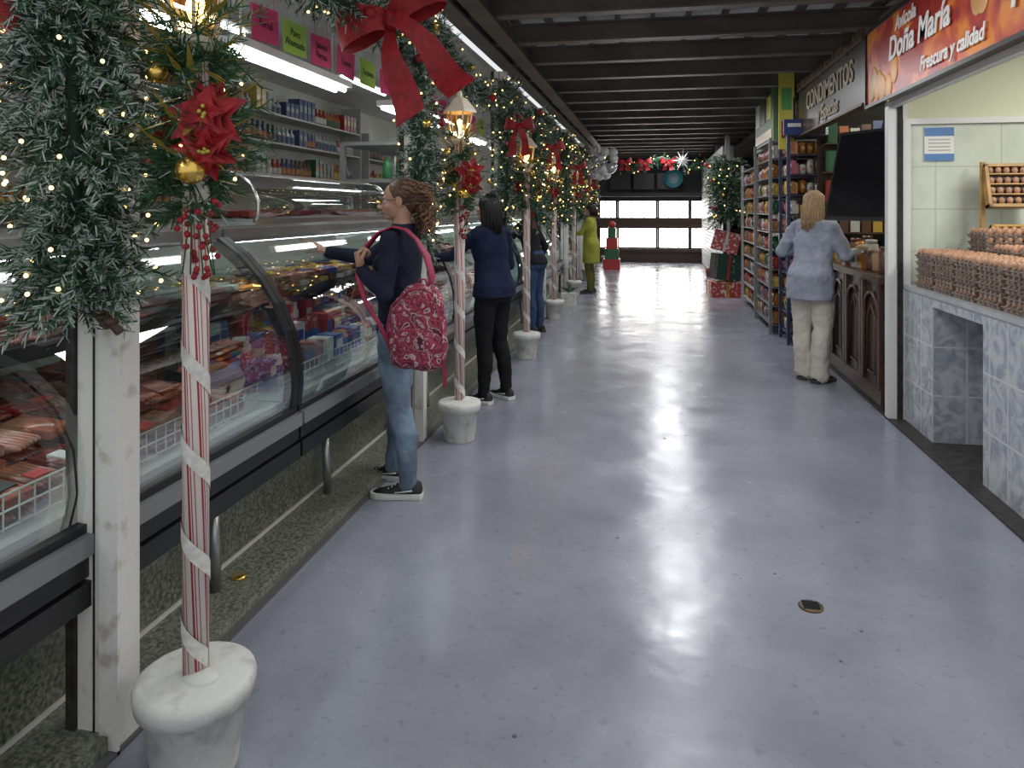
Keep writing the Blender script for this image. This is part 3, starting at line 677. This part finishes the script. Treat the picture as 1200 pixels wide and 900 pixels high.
def snack_rack(name,x0,x1,y0,y1,h,post,seed):
    rnd=random.Random(seed); mb=MB()
    for x in (x0,x1):
        for y in (y0,y1): mb.bx(x-.018,x+.018,y-.018,y+.018,0.0,h,0)
    mb.bx(x1-.02,x1,y0,y1,.1,h,0)
    nz=int((h-.1)/.22)
    for k in range(nz+1):
        z=.12+k*.22; mb.bx(x0,x1,y0,y1,z-.01,z,0); 
        if k==nz: break
        y=y0+.05; 
        while y<y1-.03:
            m=rnd.randint(1,9); 
            for rep in range(rnd.choice((1,2,3))):
                if y>y1-.03: break
                hh=rnd.uniform(.12,.18)
                mb.ell((x0+.07,y,z+hh/2),(.05,.04,hh/2),m,8,6); mb.box((x0+.07,y,z+hh/2),(.07,.065,hh*.85),m,Matrix.Rotation(rnd.uniform(-.2,.2),3,'Z')); mb.box((x0+.032,y,z+hh*.5),(.01,.04,.04),(m+3)%9+1); y+=.085
        x=x0+.16
        while x<x1-.04:
            m=rnd.randint(1,9); hh=rnd.uniform(.10,.18); mb.ell((x,y0+.06,z+hh/2),(.042,.035,hh/2),m,8,6); mb.box((x,y0+.07,z+hh/2),(.06,.05,hh*.8),m,Matrix.Rotation(rnd.uniform(-.3,.3),3,'Z')); mb.box((x,y0+.028,z+hh*.5),(.03,.006,.03),(m+3)%9+1); x+=.08
    mb.build(name,[post]+[MC[c] for c in('g_red','g_amber','g_green','g_blue','g_white','g_yellow','g_brown','g_orange')]+[M('g_pink',(.38,.10,.15),.4)])
rackg=M('rack_gray',(.16,.16,.17),.4)
snack_rack('snack_rack',1.47,2.0,8.45,8.95,2.35,M('blue_rack',(.025,.035,.08),.35),41)
snack_rack('snack_rack',1.38,1.9,9.1,10.4,2.35,rackg,42)
snack_rack('snack_rack',1.42,1.9,10.5,12.2,2.2,M('rack_white',(.4,.4,.4),.4),43)
mb=MB(); 
for y in (14.2,16.3): mb.bx(1.34,1.42,y-.05,y+.05,0.0,2.89,1)
z=.02
while z<2.4:
    mb.bx(1.33,1.36,14.3,20.7,z,z+.07,0); z+=.085
mb.bx(1.30,1.5,14.3,20.7,2.4,2.7,1)
mb.build('roller_shutter',[white,gray])
gr=M('gift_red',(.38,.03,.035),.4); gg=M('gift_green',(.02,.06,.045),.4,col2=(.4,.45,.4),nscale=25,lo=.34,hi=.36); gp=M('gift_print',(.36,.04,.04),.4,col2=(.6,.5,.45),nscale=22,lo=.42,hi=.44)
mb=MB()
def gift(c,d,a,m,rb,tilt=0):
    R=Matrix.Rotation(a,3,'Z')@Matrix.Rotation(tilt,3,'Y'); mb.box(c,d,m,R); mb.box(c,(d[0]*.10,d[1]*1.02,d[2]*1.02),rb,R); mb.box(c,(d[0]*1.02,d[1]*.10,d[2]*1.02),rb,R)
gift((0,0,.13),(.55,.5,.26),.1,1,3); gift((.0,0,.50),(.40,.40,.44),.25,2,0,.12); gift((.02,0,.94),(.44,.38,.34),-.1,1,4,.25)
mb.build('gift_box_stack',[gr,gp,gg,gold,MC['g_white']],loc=(1.22,13.0,.0))
gT=garland([(0,0,1.35),(0,0,1.7),(-.05,0,2.1),(0,0,2.35)],.38,520,9,.22,24,.06,.006,30,.28,.1,14,.010)
inst('christmas_tree',gT,(1.25,12.95,0))
mb=MB(); mb.bx(1.22,1.28,13.29,13.35,0.0,2.3,0); mb.build('tree_stand',[dgreen])
mb=MB(); rnd=random.Random(12)
for i in range(26): mb.ell((rnd.uniform(-.28,.25),rnd.uniform(-.2,.2),rnd.uniform(-.32,.22)),rnd.uniform(.07,.12),rnd.randint(0,1),12,8)
mb.build('balloon_cluster',[M('balloon_white',(.5,.5,.5),.25),M('balloon_silver',(.32,.32,.35),.2,metal=.5)],loc=(-1.02,14.6,2.48))
gF=garland([(-1.2,0,2.7),(-.5,0,2.45),(.2,0,2.7),(.9,0,2.45),(1.2,0,2.7)],.16,110,10,.1,16,.06,.006,20,.16,.05,8,.012)
inst('pine_garland_swag',gF,(0,17.5,0))
for x in (-.65,-.2,.35):
    mb=MB(); bow(mb,(0,0,0),.6,0,tails=.3); mb.build('red_bow',[red],loc=(x,17.3,2.6))
mb=MB()
for k in range(12):
    a=k*math.pi/6; d=V((math.cos(a),0,math.sin(a))); s_=V((-d.z,0,d.x)); 
    mb.add([s_*.04,d*.25 if k%2==0 else d*.15,-s_*.04,V((0,-.05,0))],[(0,1,3),(1,2,3),(0,1,2)],0)
mb.tube([(0,0,.1),(0,0,.6)],.006,4,0); mb.build('white_star_lantern',[M('star_white',(.5,.5,.5),.6)],loc=(.68,17.2,2.62))
mb=MB()
for x in (-.9,-.25,.4): mb.bx(x-.28,x+.28,20.6,20.7,2.05,2.5,0)
mb.bx(-1.5,1.3,20.5,20.8,1.85,1.95,0)
mb.build('wall_monitors',[black])
mb=MB(); mb.tube([(0,.03,0),(0,-.03,0)],.26,24,0); mb.tube([(0,-.031,0),(0,-.035,0)],.15,20,1); mb.build('round_blue_sign',[M('teal_sign',(.05,.30,.36),.4),M('sign_pale',(.3,.42,.45),.5)],loc=(.55,20.4,2.35))
mb=MB()
for k,(r,m) in enumerate(((.2,0),(.17,1),(.14,0),(.1,1))): mb.box((0,0,.13+k*.26),(r*2,r*2,.26),m); mb.box((0,0,.13+k*.26),(r*2.03,.06,.265),2)
mb.ell((0,0,1.12),.09,0); mb.build('gift_box_tower',[gr,MC['g_green'],gold],loc=(-1.0,18.2,0))
inst('flower_pot',potme,(-1.2,19.4,0))
mb=MB(); mb.lathe([(.0,0),(.04,0),(.06,.12),(.06,.2)],n=8,m=0); mb.build('bottle_bin',[MC['g_red']],loc=(1.2,16.5,0))
mb=MB(); mb.box((0,0,.1),(.22,.22,.2),0); rnd=random.Random(3)
for i in range(30):
    a=rnd.uniform(0,6.28); mb.add([(0,0,.2),(.1*math.cos(a)+.02,.1*math.sin(a),.27),(.14*math.cos(a),.14*math.sin(a),.3)],[(0,1,2)],1)
mb.build('potted_plant',[potm,green],loc=(-1.28,11.2,0))

# ------------------------------------------------------------------ PEOPLE
def cloth(name,col,var=.25,ns=6,b=.5,**k): return M(name,col,.85,var=var,nscale=ns,bump=b,bscale=9,spec=.2,**k)
skinT=M('skin_tan',(.47,.27,.18),.5,var=.12,nscale=15); skinL=M('skin_light',(.50,.31,.22),.5,var=.1,nscale=15)
def hand(mb,W,d,n,side,curl,s=1.0,spread=.12,thumb=.6):
    W=V(W); d=V(d).normalized(); n=(V(n)-d*V(n).dot(d)).normalized(); sd=V(side); sd=(sd-d*sd.dot(d)-n*sd.dot(n)).normalized()
    def ring(t,w_,th,o=0): 
        c=W+d*t*s+sd*o*s; return [c+sd*(w_*s*math.cos(a))+n*(th*s*math.sin(a)) for a in [2*math.pi*j/14 for j in range(14)]]
    mb.loft([ring(-.02,.026,.020),ring(.0,.027,.019),ring(.03,.036,.018),ring(.065,.041,.016),ring(.088,.039,.012)],0)
    mb.ell(W+d*.03*s+sd*.022*s+n*.006*s,(.018*s,.018*s,.018*s),0)
    for i,(o,L_,bz) in enumerate(((.030,.070,.086),(.0105,.079,.090),(-.0095,.073,.087),(-.028,.057,.080))):
        p=W+d*(bz-.012)*s+sd*o*s; a=0; pts=[p]; f=d+sd*((1.5-i)*spread*.35)
        f.normalize(); r0=.0088 if i<3 else .0075; rad=[r0*s]
        for sgm,fr in enumerate((.46,.30,.24)):
            a+=curl[i]*(1,.95,.6)[sgm]
            dirn=f*math.cos(a)+n*math.sin(a); p=p+dirn*(L_+ (.012 if sgm==0 else 0))*fr*s*1.05; pts.append(p); rad.append((r0-.0008*(sgm+1))*s)
        mb.limb(pts,rad,0,10)
    p=W+d*.022*s+sd*.026*s; t1=(sd*.75+d*.62+n*thumb*.5).normalized(); q=p+t1*.036*s; t2=(sd*.35+d*.8+n*thumb).normalized(); r_=q+t2*.030*s; t3=(sd*.1+d*.8+n*thumb*1.2).normalized()
    mb.limb([p,q,r_,r_+t3*.022*s],[.0125*s,.0105*s,.0095*s,.008*s],0,10)
def shoe(mb,ank,yaw,s=1.0,m_up=0,m_sole=1):
    R=Matrix.Rotation(yaw,4,'Z'); mb.M=Matrix.Translation((ank[0],ank[1],0))@R
    secs=[(-.075,.022,.055),(-.068,.034,.085),(-.03,.038,.098),(.02,.037,.092),(.07,.040,.070),(.12,.044,.052),(.160,.040,.044),(.182,.026,.034),(.190,.010,.026)]
    rings=[]; so=[]
    for y,w_,h in secs:
        rings.append([V((w_*s*math.cos(a)*(1 if math.sin(a)<.3 else .85),y*s,.018+ (h-.018)*s*max(0,math.sin(a)) )) for a in [2*math.pi*j/16 for j in range(16)]])
        so.append([V((p[0]*(w_+.005)*s,y*s*1.03,p[1])) for p in ((-1,.002),(1,.002),(1.04,.016),(1,.03),(-1,.03),(-1.04,.016))])
    mb.loft(rings,m_up); mb.loft(so,m_sole,True,False)
    for k in range(4): mb.box((0,.045+.018*k,.083-.010*k),(.045,.006,.006),m_sole)
    for sx in (-1,1): mb.tube([(sx*.040,-.03,.05),(sx*.043,.01,.045),(sx*.044,.06,.04)],.004,5,m_sole)
    mb.M=None
def curl_tube(mb,p0,d,L_,r,k,rt,ph,m=0,n=5,drop=0):
    d=V(d).normalized(); u=d.orthogonal().normalized(); v=d.cross(u); pts=[]
    N=int(k*7)
    for i in range(N+1):
        t=i/N; pts.append(V(p0)+d*L_*t+V((0,0,-drop*t*t))+(u*math.cos(ph+k*6.283*t)+v*math.sin(ph+k*6.283*t))*r*min(1,t*4))
    mb.tube(pts,[rt]*N+[rt*.3],n,m)
def person(name,loc,yaw,s,P,top,pants,skin,hairm,shoem,solem,style,vox=.009,hi=True):
    E=empty(name,loc,yaw,s)
    g=lambda k,d: V(P.get(k,d))
    lean=P.get('lean',0.0)
    def B(z): return lean*max(0,(z-.85)/.5)
    mb=MB(); hw=P.get('pant_w',1.0)
    for sd,K in ((-1,'l'),(1,'r')):
        hip=V((sd*.085,0,.88)); kn=g('kn_'+K,(sd*.095,.02,.47)); an=g('an_'+K,(sd*.10,-.01,.09))
        mt_=hip.lerp(kn,.5)+V((0,.012,0)); cf=kn.lerp(an,.4)+V((0,-.018,0))
        mb.limb([hip,mt_,kn,cf,an+V((0,0,.03)),an+V((0,.0,-.02))],[.098,.085*hw,.064*hw,.062*hw,.048*hw*P.get('flare',1),.050*hw*P.get('flare',1)],0,16)
    mb.loft([[V((w_*math.cos(a),yo+dd*math.sin(a),z)) for a in [2*math.pi*j/24 for j in range(24)]] for z,w_,dd,yo in ((.80,.12,.09,-.01),(.84,.165,.115,-.012),(.90,.168,.112,-.015),(.97,.145,.095,-.008),(1.03,.125,.085,0))],0)
    mb.ell((-.07,-.055,.87),(.085,.07,.085),0); mb.ell((.07,-.055,.87),(.085,.07,.085),0)
    t_=remesh(mb,'trousers',vox,pants,E,5)
    tex=bpy.data.textures.new(name+'_pant_folds','CLOUDS'); tex.noise_scale=.06
    dm=t_.modifiers.new('folds','DISPLACE'); dm.texture=tex; dm.strength=.018; dm.texture_coords='LOCAL'
    mb=MB(); tw_=P.get('top_w',1.0); zb=P.get('hem',.86)
    secs=[(zb,.184,.140,-.018),(.93,.180,.136,-.018),(1.03,.152,.112,0),(1.12,.150,.108,.004),(1.22,.163,.115,.008),(1.30,.168,.102,.0),(1.36,.150,.082,-.006),(1.40,.105,.066,-.012),(1.425,.068,.056,-.015)]
    secs=[q for i,q in enumerate(secs) if i==0 or q[0]>zb+.03]
    rings=[]
    for z,w_,dd,yo in secs:
        k=tw_ if z<1.3 else 1+(tw_-1)*.3
        rings.append([V((w_*k*math.cos(a),yo+B(z)+dd*k*math.sin(a),z)) for a in [2*math.pi*j/28 for j in range(28)]])
    mb.loft(rings,0)
    for sx in(-1,1): mb.ell((sx*.068,.075+B(1.22),1.215),(.062,.055,.062),0)
    sw=P.get('sleeve',1.0)
    for sd,K in ((-1,'l'),(1,'r')):
        sh=g('sh_'+K,(sd*.165,B(1.34),1.345)); el=g('el_'+K,(sd*.22,-.02,1.07)); wr=g('wr_'+K,(sd*.22,.08,.84))
        cut=P.get('cuff',.93); we=el.lerp(wr,cut)
        mb.limb([sh+V((-sd*.03,0,.0)),sh+V((sd*.005,0,-.012)),sh.lerp(el,.5),el,el.lerp(wr,.35),we],[.058,.060,.051*sw,.045*sw,.043*sw,.034*sw],0,14)
    t_=remesh(mb,'top',vox,top,E,4)
    if P.get('wrinkle'):
        tex=bpy.data.textures.new(name+'_folds','CLOUDS'); tex.noise_scale=.10
        dm=t_.modifiers.new('folds','DISPLACE'); dm.texture=tex; dm.strength=P['wrinkle']; dm.mid_level=.45; dm.texture_coords='LOCAL'
    for sd,K in ((-1,'l'),(1,'r')):
        el=g('el_'+K,(sd*.22,-.02,1.07)); wr=g('wr_'+K,(sd*.22,.08,.84))
        mb=MB(); mb.limb([el.lerp(wr,.55),el.lerp(wr,.8),wr],[.034,.029,.024],0,12)
        hand(mb,wr,P.get('hd_'+K,(0,.3,-1)),P.get('pn_'+K,(-sd,0,0)),P.get('ts_'+K,(0,1,0)),P.get('cu_'+K,(.35,.4,.45,.5)),1.0,P.get('sp_'+K,.12))
        remesh(mb,'hand_'+K,.0032 if hi else .005,skin,E,2)
    hc=V((0,.012+B(1.54),1.545)); hr=Matrix.Rotation(P.get('hyaw',0),4,'Z')@Matrix.Rotation(-P.get('hpitch',0),4,'X'); HM=Matrix.Translation(hc)@hr
    mb=MB(); mb.M=HM
    mb.ell((0,-.012,.025),(.072,.092,.085),0,24,16); mb.ell((0,.024,-.028),(.056,.064,.074),0,20,14); mb.ell((0,.050,-.083),(.028,.028,.022),0)
    mb.ell((0,.028,-.07),(.045,.045,.03),0)
    for sx in(-1,1):
        mb.ell((sx*.034,.050,-.030),(.024,.026,.026),0); mb.ell((sx*.074,-.006,-.008),(.008,.019,.031),0); mb.ell((sx*.026,.074,.017),(.024,.012,.008),0)
        mb.ell((sx*.010,.093,-.034),(.009,.010,.008),0)
    mb.limb([(0,.082,.008),(0,.096,-.012),(0,.106,-.029)],[.0075,.009,.0115],0,10)
    mb.ell((0,.080,-.058),(.024,.014,.014),0)
    mb.M=None
    nb=V((0,-.012+B(1.38),1.37)); mb.limb([HM@V((0,-.018,-.05)),HM@V((0,-.015,-.10)),nb],[.052,.050,.060],0,16)
    remesh(mb,'head',.0042 if hi else .007,skin,E,2)
    mb=MB(); mb.M=HM
    for sx in(-1,1):
        mb.ell((sx*.030,.070,.001),(.0135,.0125,.0115),0,12,8); mb.ell((sx*.030,.0795,.001),(.0055,.004,.0055),1,10,6)
        mb.tube([(sx*.014,.084,.018),(sx*.03,.087,.024),(sx*.045,.078,.018)],[.002,.003,.0015],5,1)
        mb.tube([(sx*.017,.081,.006),(sx*.03,.084,.011),(sx*.043,.076,.005)],.0015,5,1)
    mb.ell((0,.091,-.054),(.021,.007,.0045),2); mb.ell((0,.089,-.063),(.017,.007,.0055),2)
    if P.get('glasses'):
        for sx in(-1,1):
            c=V((sx*.031,.096,-.002)); mb.tube([c+V((.022*math.cos(a),-.004*abs(math.cos(a)),.017*math.sin(a))) for a in [6.283*i/16 for i in range(17)]],.0018,6,1)
            mb.tube([(sx*.052,.092,.004),(sx*.070,.05,.006),(sx*.078,-.01,.004)],.0018,6,1)
        mb.tube([(-.010,.098,.002),(.010,.098,.002)],.0016,5,1)
    mb.build('face_details',[M('eye_white',(.7,.7,.68),.2),M('iris_dark',(.02,.012,.01),.3),M('lips',(.38,.09,.08),.45)],E)
    mb=MB(); mb.M=HM; rnd=random.Random(len(name)*7)
    if style=='curly':
        mb.ell((0,-.022,.036),(.079,.090,.086),0,24,16); mb.ell((0,-.07,-.01),(.066,.05,.065),0); mb.ell((0,-.105,-.0),(.045,.05,.05),0); mb.ell((0,-.125,-.07),(.045,.04,.07),0)
        mb.M=None; h=remesh(mb,'hair',.006,hairm,E,2)
        mb=MB(); mb.M=HM
        for i in range(240):
            a=rnd.uniform(-1.5,1.5); st=V((.06*math.sin(a)*rnd.uniform(.4,1),-.09-.06*rnd.random(),rnd.uniform(-.05,.07)))
            curl_tube(mb,st,(rnd.uniform(-.4,.4),rnd.uniform(-.5,.2),-1),rnd.uniform(.07,.17),rnd.uniform(.007,.013),rnd.uniform(2.5,4.5),.0028,rnd.uniform(0,6),rnd.randint(0,1),n=4)
        for i in range(170):
            a=rnd.uniform(0,6.283); z=rnd.uniform(-.03,.115); r_=math.sqrt(max(.02,1-((z-.036)/.088)**2)); st=V((.079*r_*math.cos(a),-.022+.090*r_*math.sin(a),z))
            if st.y>.052: continue
            curl_tube(mb,st,(st.x*.3,-1,-.15+(z-.05)*-3),rnd.uniform(.05,.09),.004,1.5,.0028,rnd.uniform(0,6),rnd.randint(0,1),n=4)
        mb.build('hair_curls',[hairm,M('hair_highlight',(.26,.135,.068),.5)],E)
    else:
        ln=P.get('hair_len',.25)
        mb.ell((0,-.020,.034),(.082,.094,.087),0,24,16)
        rg=[]
        for t in [i/8 for i in range(9)]:
            z=.04-t*(ln+.04); w_=.082+.016*math.sin(t*2.5)-(.012*t); yc=-.035-.05*t; dd=.072-.028*t
            rg.append([V((w_*math.cos(a),yc+dd*math.sin(a),z)) for a in [6.283*j/20 for j in range(20)]])
        mb.loft(rg,0)
        mb.M=None; remesh(mb,'hair',.007,hairm,E,2)
        mb=MB(); mb.M=HM
        for i in range(260):
            a=rnd.uniform(math.pi-.35,2*math.pi+.35); w_=.086; st=V((w_*math.cos(a)*.97,-.022+.095*math.sin(a)*.98,rnd.uniform(.0,.05)))
            e_=V((st.x*rnd.uniform(.75,1.2),-.05+(st.y+.05)*.75+rnd.uniform(-.05,-.02),-ln*rnd.uniform(.8,1.08)))
            m_=st.lerp(e_,.5)+V((rnd.uniform(-.008,.008),rnd.uniform(-.016,.0),0))
            tp=V((st.x*.30,st.y*.4-.01,.119)); md=V((st.x*.8,-.022+(st.y+.022)*.8,.085)); mb.tube([tp,md,st+V((0,0,.02)),st.lerp(m_,.5),m_,e_],[.003,.0045,.005,.0045,.004,.0012],5,0)
        mb.build('hair_strands',[hairm],E)
    mb=MB()
    for sd,K in ((-1,'l'),(1,'r')):
        an=g('an_'+K,(sd*.10,-.01,.09)); shoe(mb,an,-sd*.12)
    mb.build('shoes',[shoem,solem],E)
    return E
navy=cloth('navy_knit',(.016,.020,.042)); jeans=cloth('blue_jeans',(.19,.26,.35),.45,5,.6); blk=cloth('black_trousers',(.010,.010,.012)); shoeb=M('shoe_black',(.012,.012,.014),.6); sole=M('shoe_sole_white',(.62,.62,.6),.6); soled=M('shoe_sole_dark',(.05,.045,.04),.6)
hb=M('hair_brown',(.095,.046,.026),.5,var=.5,nscale=40); hbk=M('hair_black',(.008,.006,.006),.4); hbl=M('hair_blonde',(.50,.34,.18),.5,var=.45,nscale=30,stretch=(6,6,1))
W1=person('woman_with_backpack',(-1.32,3.69,0),math.radians(90),1.0,dict(
  an_r=(.14,.09,.09),an_l=(-.09,-.07,.09),kn_r=(.115,.06,.47),kn_l=(-.095,-.02,.47),
  sh_r=(.16,.03,1.345),el_r=(.15,.24,1.225),wr_r=(.06,.455,1.262),hd_r=(-.15,1,.62),pn_r=(0,.55,-1),ts_r=(-1,0,0),cu_r=(.12,.08,.12,.15),sp_r=.35,
  sh_l=(-.16,.0,1.345),el_l=(-.24,.0,1.07),wr_l=(-.235,.13,1.20),hd_l=(.0,.25,.9),pn_l=(.5,-.9,0.2),ts_l=(-.7,-.3,.1),cu_l=(1.1,1.2,1.25,1.25),
  hyaw=math.radians(14),hpitch=.04,glasses=True,top_w=1.0,wrinkle=.018,hem=.86),navy,jeans,skinT,hb,shoeb,sole,'curly')
fl=bpy.data.materials.new('floral_fabric'); fl.use_nodes=True; nt=fl.node_tree; b=nt.nodes['Principled BSDF']; L=nt.links.new
tc=_n(nt,'ShaderNodeTexCoord'); nz=_n(nt,'ShaderNodeTexNoise'); nz.inputs['Scale'].default_value=14; nz.inputs['Detail'].default_value=3; L(tc.outputs['Object'],nz.inputs['Vector'])
mxv=_n(nt,'ShaderNodeMixRGB'); mxv.inputs[0].default_value=.10; L(tc.outputs['Object'],mxv.inputs[1]); L(nz.outputs['Color'],mxv.inputs[2])
vo=_n(nt,'ShaderNodeTexVoronoi'); vo.inputs['Scale'].default_value=22; L(mxv.outputs[0],vo.inputs['Vector'])
r=_n(nt,'ShaderNodeValToRGB'); r.color_ramp.interpolation='CONSTANT'; el=r.color_ramp.elements; el[0].position=0; el[0].color=(.08,.008,.02,1); el[1].position=.14; el[1].color=(.46,.38,.39,1)
for p,c in ((.26,(.40,.04,.10,1)),(.36,(.14,.012,.035,1)),(.48,(.38,.06,.10,1)),(.56,(.18,.012,.04,1)),(.66,(.46,.31,.33,1)),(.75,(.10,.01,.025,1))): e=el.new(p); e.color=c
L(vo.outputs['Distance'],r.inputs[0]); L(r.outputs[0],b.inputs['Base Color']); b.inputs['Roughness'].default_value=.75
bk=empty('floral_backpack',(-1.15,3.46,.925),0)
mb=MB()
def pr(z,w_,d_,yo=0,xo=0): return [V((xo+w_*.8*abs(math.cos(a))**.6*(1 if math.cos(a)>0 else -1),yo+d_*.85*abs(math.sin(a))**.7*(1 if math.sin(a)>0 else -1),z)) for a in [6.283*j/24 for j in range(24)]]
mb.loft([pr(-.22,.12,.05),pr(-.20,.17,.085),pr(-.1,.19,.10),pr(.03,.18,.095,0,-.0),pr(.12,.15,.08,0,.01),pr(.18,.10,.05,.01,.02),pr(.205,.05,.02,.01,.03)],0)
mb.loft([pr(-.195,.10,.03,-.075),pr(-.17,.125,.04,-.078),pr(-.06,.125,.04,-.078),pr(-.02,.10,.03,-.07)],0)
o_=remesh(mb,'bag_body',.007,fl,bk,4)
tex=bpy.data.textures.new('bag_folds','CLOUDS'); tex.noise_scale=.07
dm=o_.modifiers.new('folds','DISPLACE'); dm.texture=tex; dm.strength=.03; dm.texture_coords='LOCAL'
mb=MB(); pk=M('pink_trim',(.32,.025,.07),.6)
mb.tube([(-.09,-.108,-.03),(-.04,-.118,-.01),(.04,-.118,-.01),(.09,-.108,-.03)],.004,6,0)
mb.tube([(-.135,-.05,-.12),(-.14,-.06,.0),(-.115,-.062,.1),(-.03,-.045,.175),(.05,-.045,.185),(.11,-.055,.1),(.14,-.05,.0),(.135,-.05,-.12)],.0045,6,0)
mb.tube([(-.0,.0,.19),(.01,-.0,.225),(.04,0,.225),(.05,0,.19)],.006,6,0)
mb.strip([(.13,-.02,-.16),(.15,-.03,-.24),(.145,-.03,-.30)],[(.010,0,0)]*3,0)
mb.build('bag_trim',[pk],bk)
mb=MB()
SP=[(.06,.02,.17),(.065,.04,.24),(.03,.06,.34),(-.03,.075,.425),(-.09,.08,.475),(-.16,.08,.488),(-.235,.07,.455),(-.29,.05,.39),(-.315,.02,.31),(-.31,-.02,.24),(-.26,-.05,.12),(-.18,-.05,.0),(-.12,-.05,-.12)]
SW=[(.004,.026,0),(.006,.026,0),(.008,.026,.0),(.0,.028,0),(0,.028,0),(.0,.028,0),(.004,.027,.0),(.006,.025,0),(.008,.020,0),(.010,.010,.01),(.008,.006,.008),(.007,.004,.008),(.007,.002,.008)]
mb.strip(SP,SW,0)
st=mb.build('bag_strap',[pk],bk); so=st.modifiers.new('t','SOLIDIFY'); so.thickness=.008
person('woman_reaching',(-1.22,5.53,0),math.radians(62),.975,dict(an_l=(-.10,.02,.09),an_r=(.13,-.02,.09),
  el_l=(-.24,.22,1.17),wr_l=(-.24,.44,1.14),hd_l=(0,1,-.1),pn_l=(0,0,-1),ts_l=(1,0,0),cu_l=(.2,.2,.25,.3),
  el_r=(.23,.02,1.08),wr_r=(.19,.22,1.0),hd_r=(0,1,.1),hem=.84,top_w=1.08,lean=.04,hair_len=.24,hpitch=-.1,wrinkle=.02),cloth('dark_blue_top',(.010,.016,.045)),blk,skinT,hbk,shoeb,sole,'straight',.011,False)
person('shopper_leaning',(-1.40,8.7,0),math.radians(70),.97,dict(lean=.12,hair_len=.1,el_l=(-.22,.25,1.15),wr_l=(-.2,.45,1.1),hd_l=(0,1,0)),cloth('charcoal_top',(.015,.015,.02)),cloth('dark_jeans',(.04,.07,.14)),skinT,hbk,shoeb,soled,'straight',.014,False)
person('shopper_in_lime_dress',(-1.10,13.0,0),math.radians(80),.97,dict(hem=.55,top_w=1.12,hair_len=.12,el_l=(-.22,.12,1.1),wr_l=(-.18,.3,1.1),hd_l=(0,1,0)),cloth('lime_dress',(.30,.31,.05)),cloth('olive_trousers',(.12,.12,.03)),skinT,hbk,shoeb,soled,'straight',.016,False)
person('woman_at_counter',(1.36,6.72,0),math.radians(-42),1.0,dict(an_l=(-.08,.02,.09),an_r=(.08,-.01,.09),
  el_l=(-.30,.03,1.12),wr_l=(-.17,.24,1.12),hd_l=(.6,.7,.0),pn_l=(0,-.3,-1),ts_l=(1,0,0),
  el_r=(.24,.12,1.10),wr_r=(.20,.34,1.10),hd_r=(0,1,-.1),pn_r=(0,0,-1),ts_r=(-1,0,0),cu_r=(.3,.3,.35,.4),
  hem=.72,top_w=1.14,sleeve=1.25,pant_w=1.25,flare=1.35,lean=.04,hair_len=.25,hpitch=-.02,wrinkle=.035),cloth('pale_blue_shirt',(.36,.39,.47),.3,5,.6),cloth('cream_trousers',(.62,.57,.50),.12),skinL,hbl,shoeb,soled,'straight',.010,False)

# ------------------------------------------------------------------ lights
def area(name,loc,rot,sx,sy,e,col=(1,1,1)):
    l=bpy.data.lights.new(name,'AREA'); l.shape='RECTANGLE'; l.size=sx; l.size_y=sy; l.energy=e; l.color=col
    o=bpy.data.objects.new(name,l); bpy.context.scene.collection.objects.link(o); o.location=loc; o.rotation_euler=rot
area('overhead_fill',(3.0,3.6,2.7),(0,0,0),.3,2.4,68,(1,1,.9))
for y in (7.2,10.5,14): area('overhead_fill',(2.6,y,2.85),(0,0,0),.3,1.5,30,(1,.95,.85))
for y in (4.4,8.6,12.8,17): area('overhead_fill',(.3,y,2.9),(0,0,0),.5,2.2,46,(.97,.98,1))  # fill lights added to brighten the aisle; no fixtures hang there
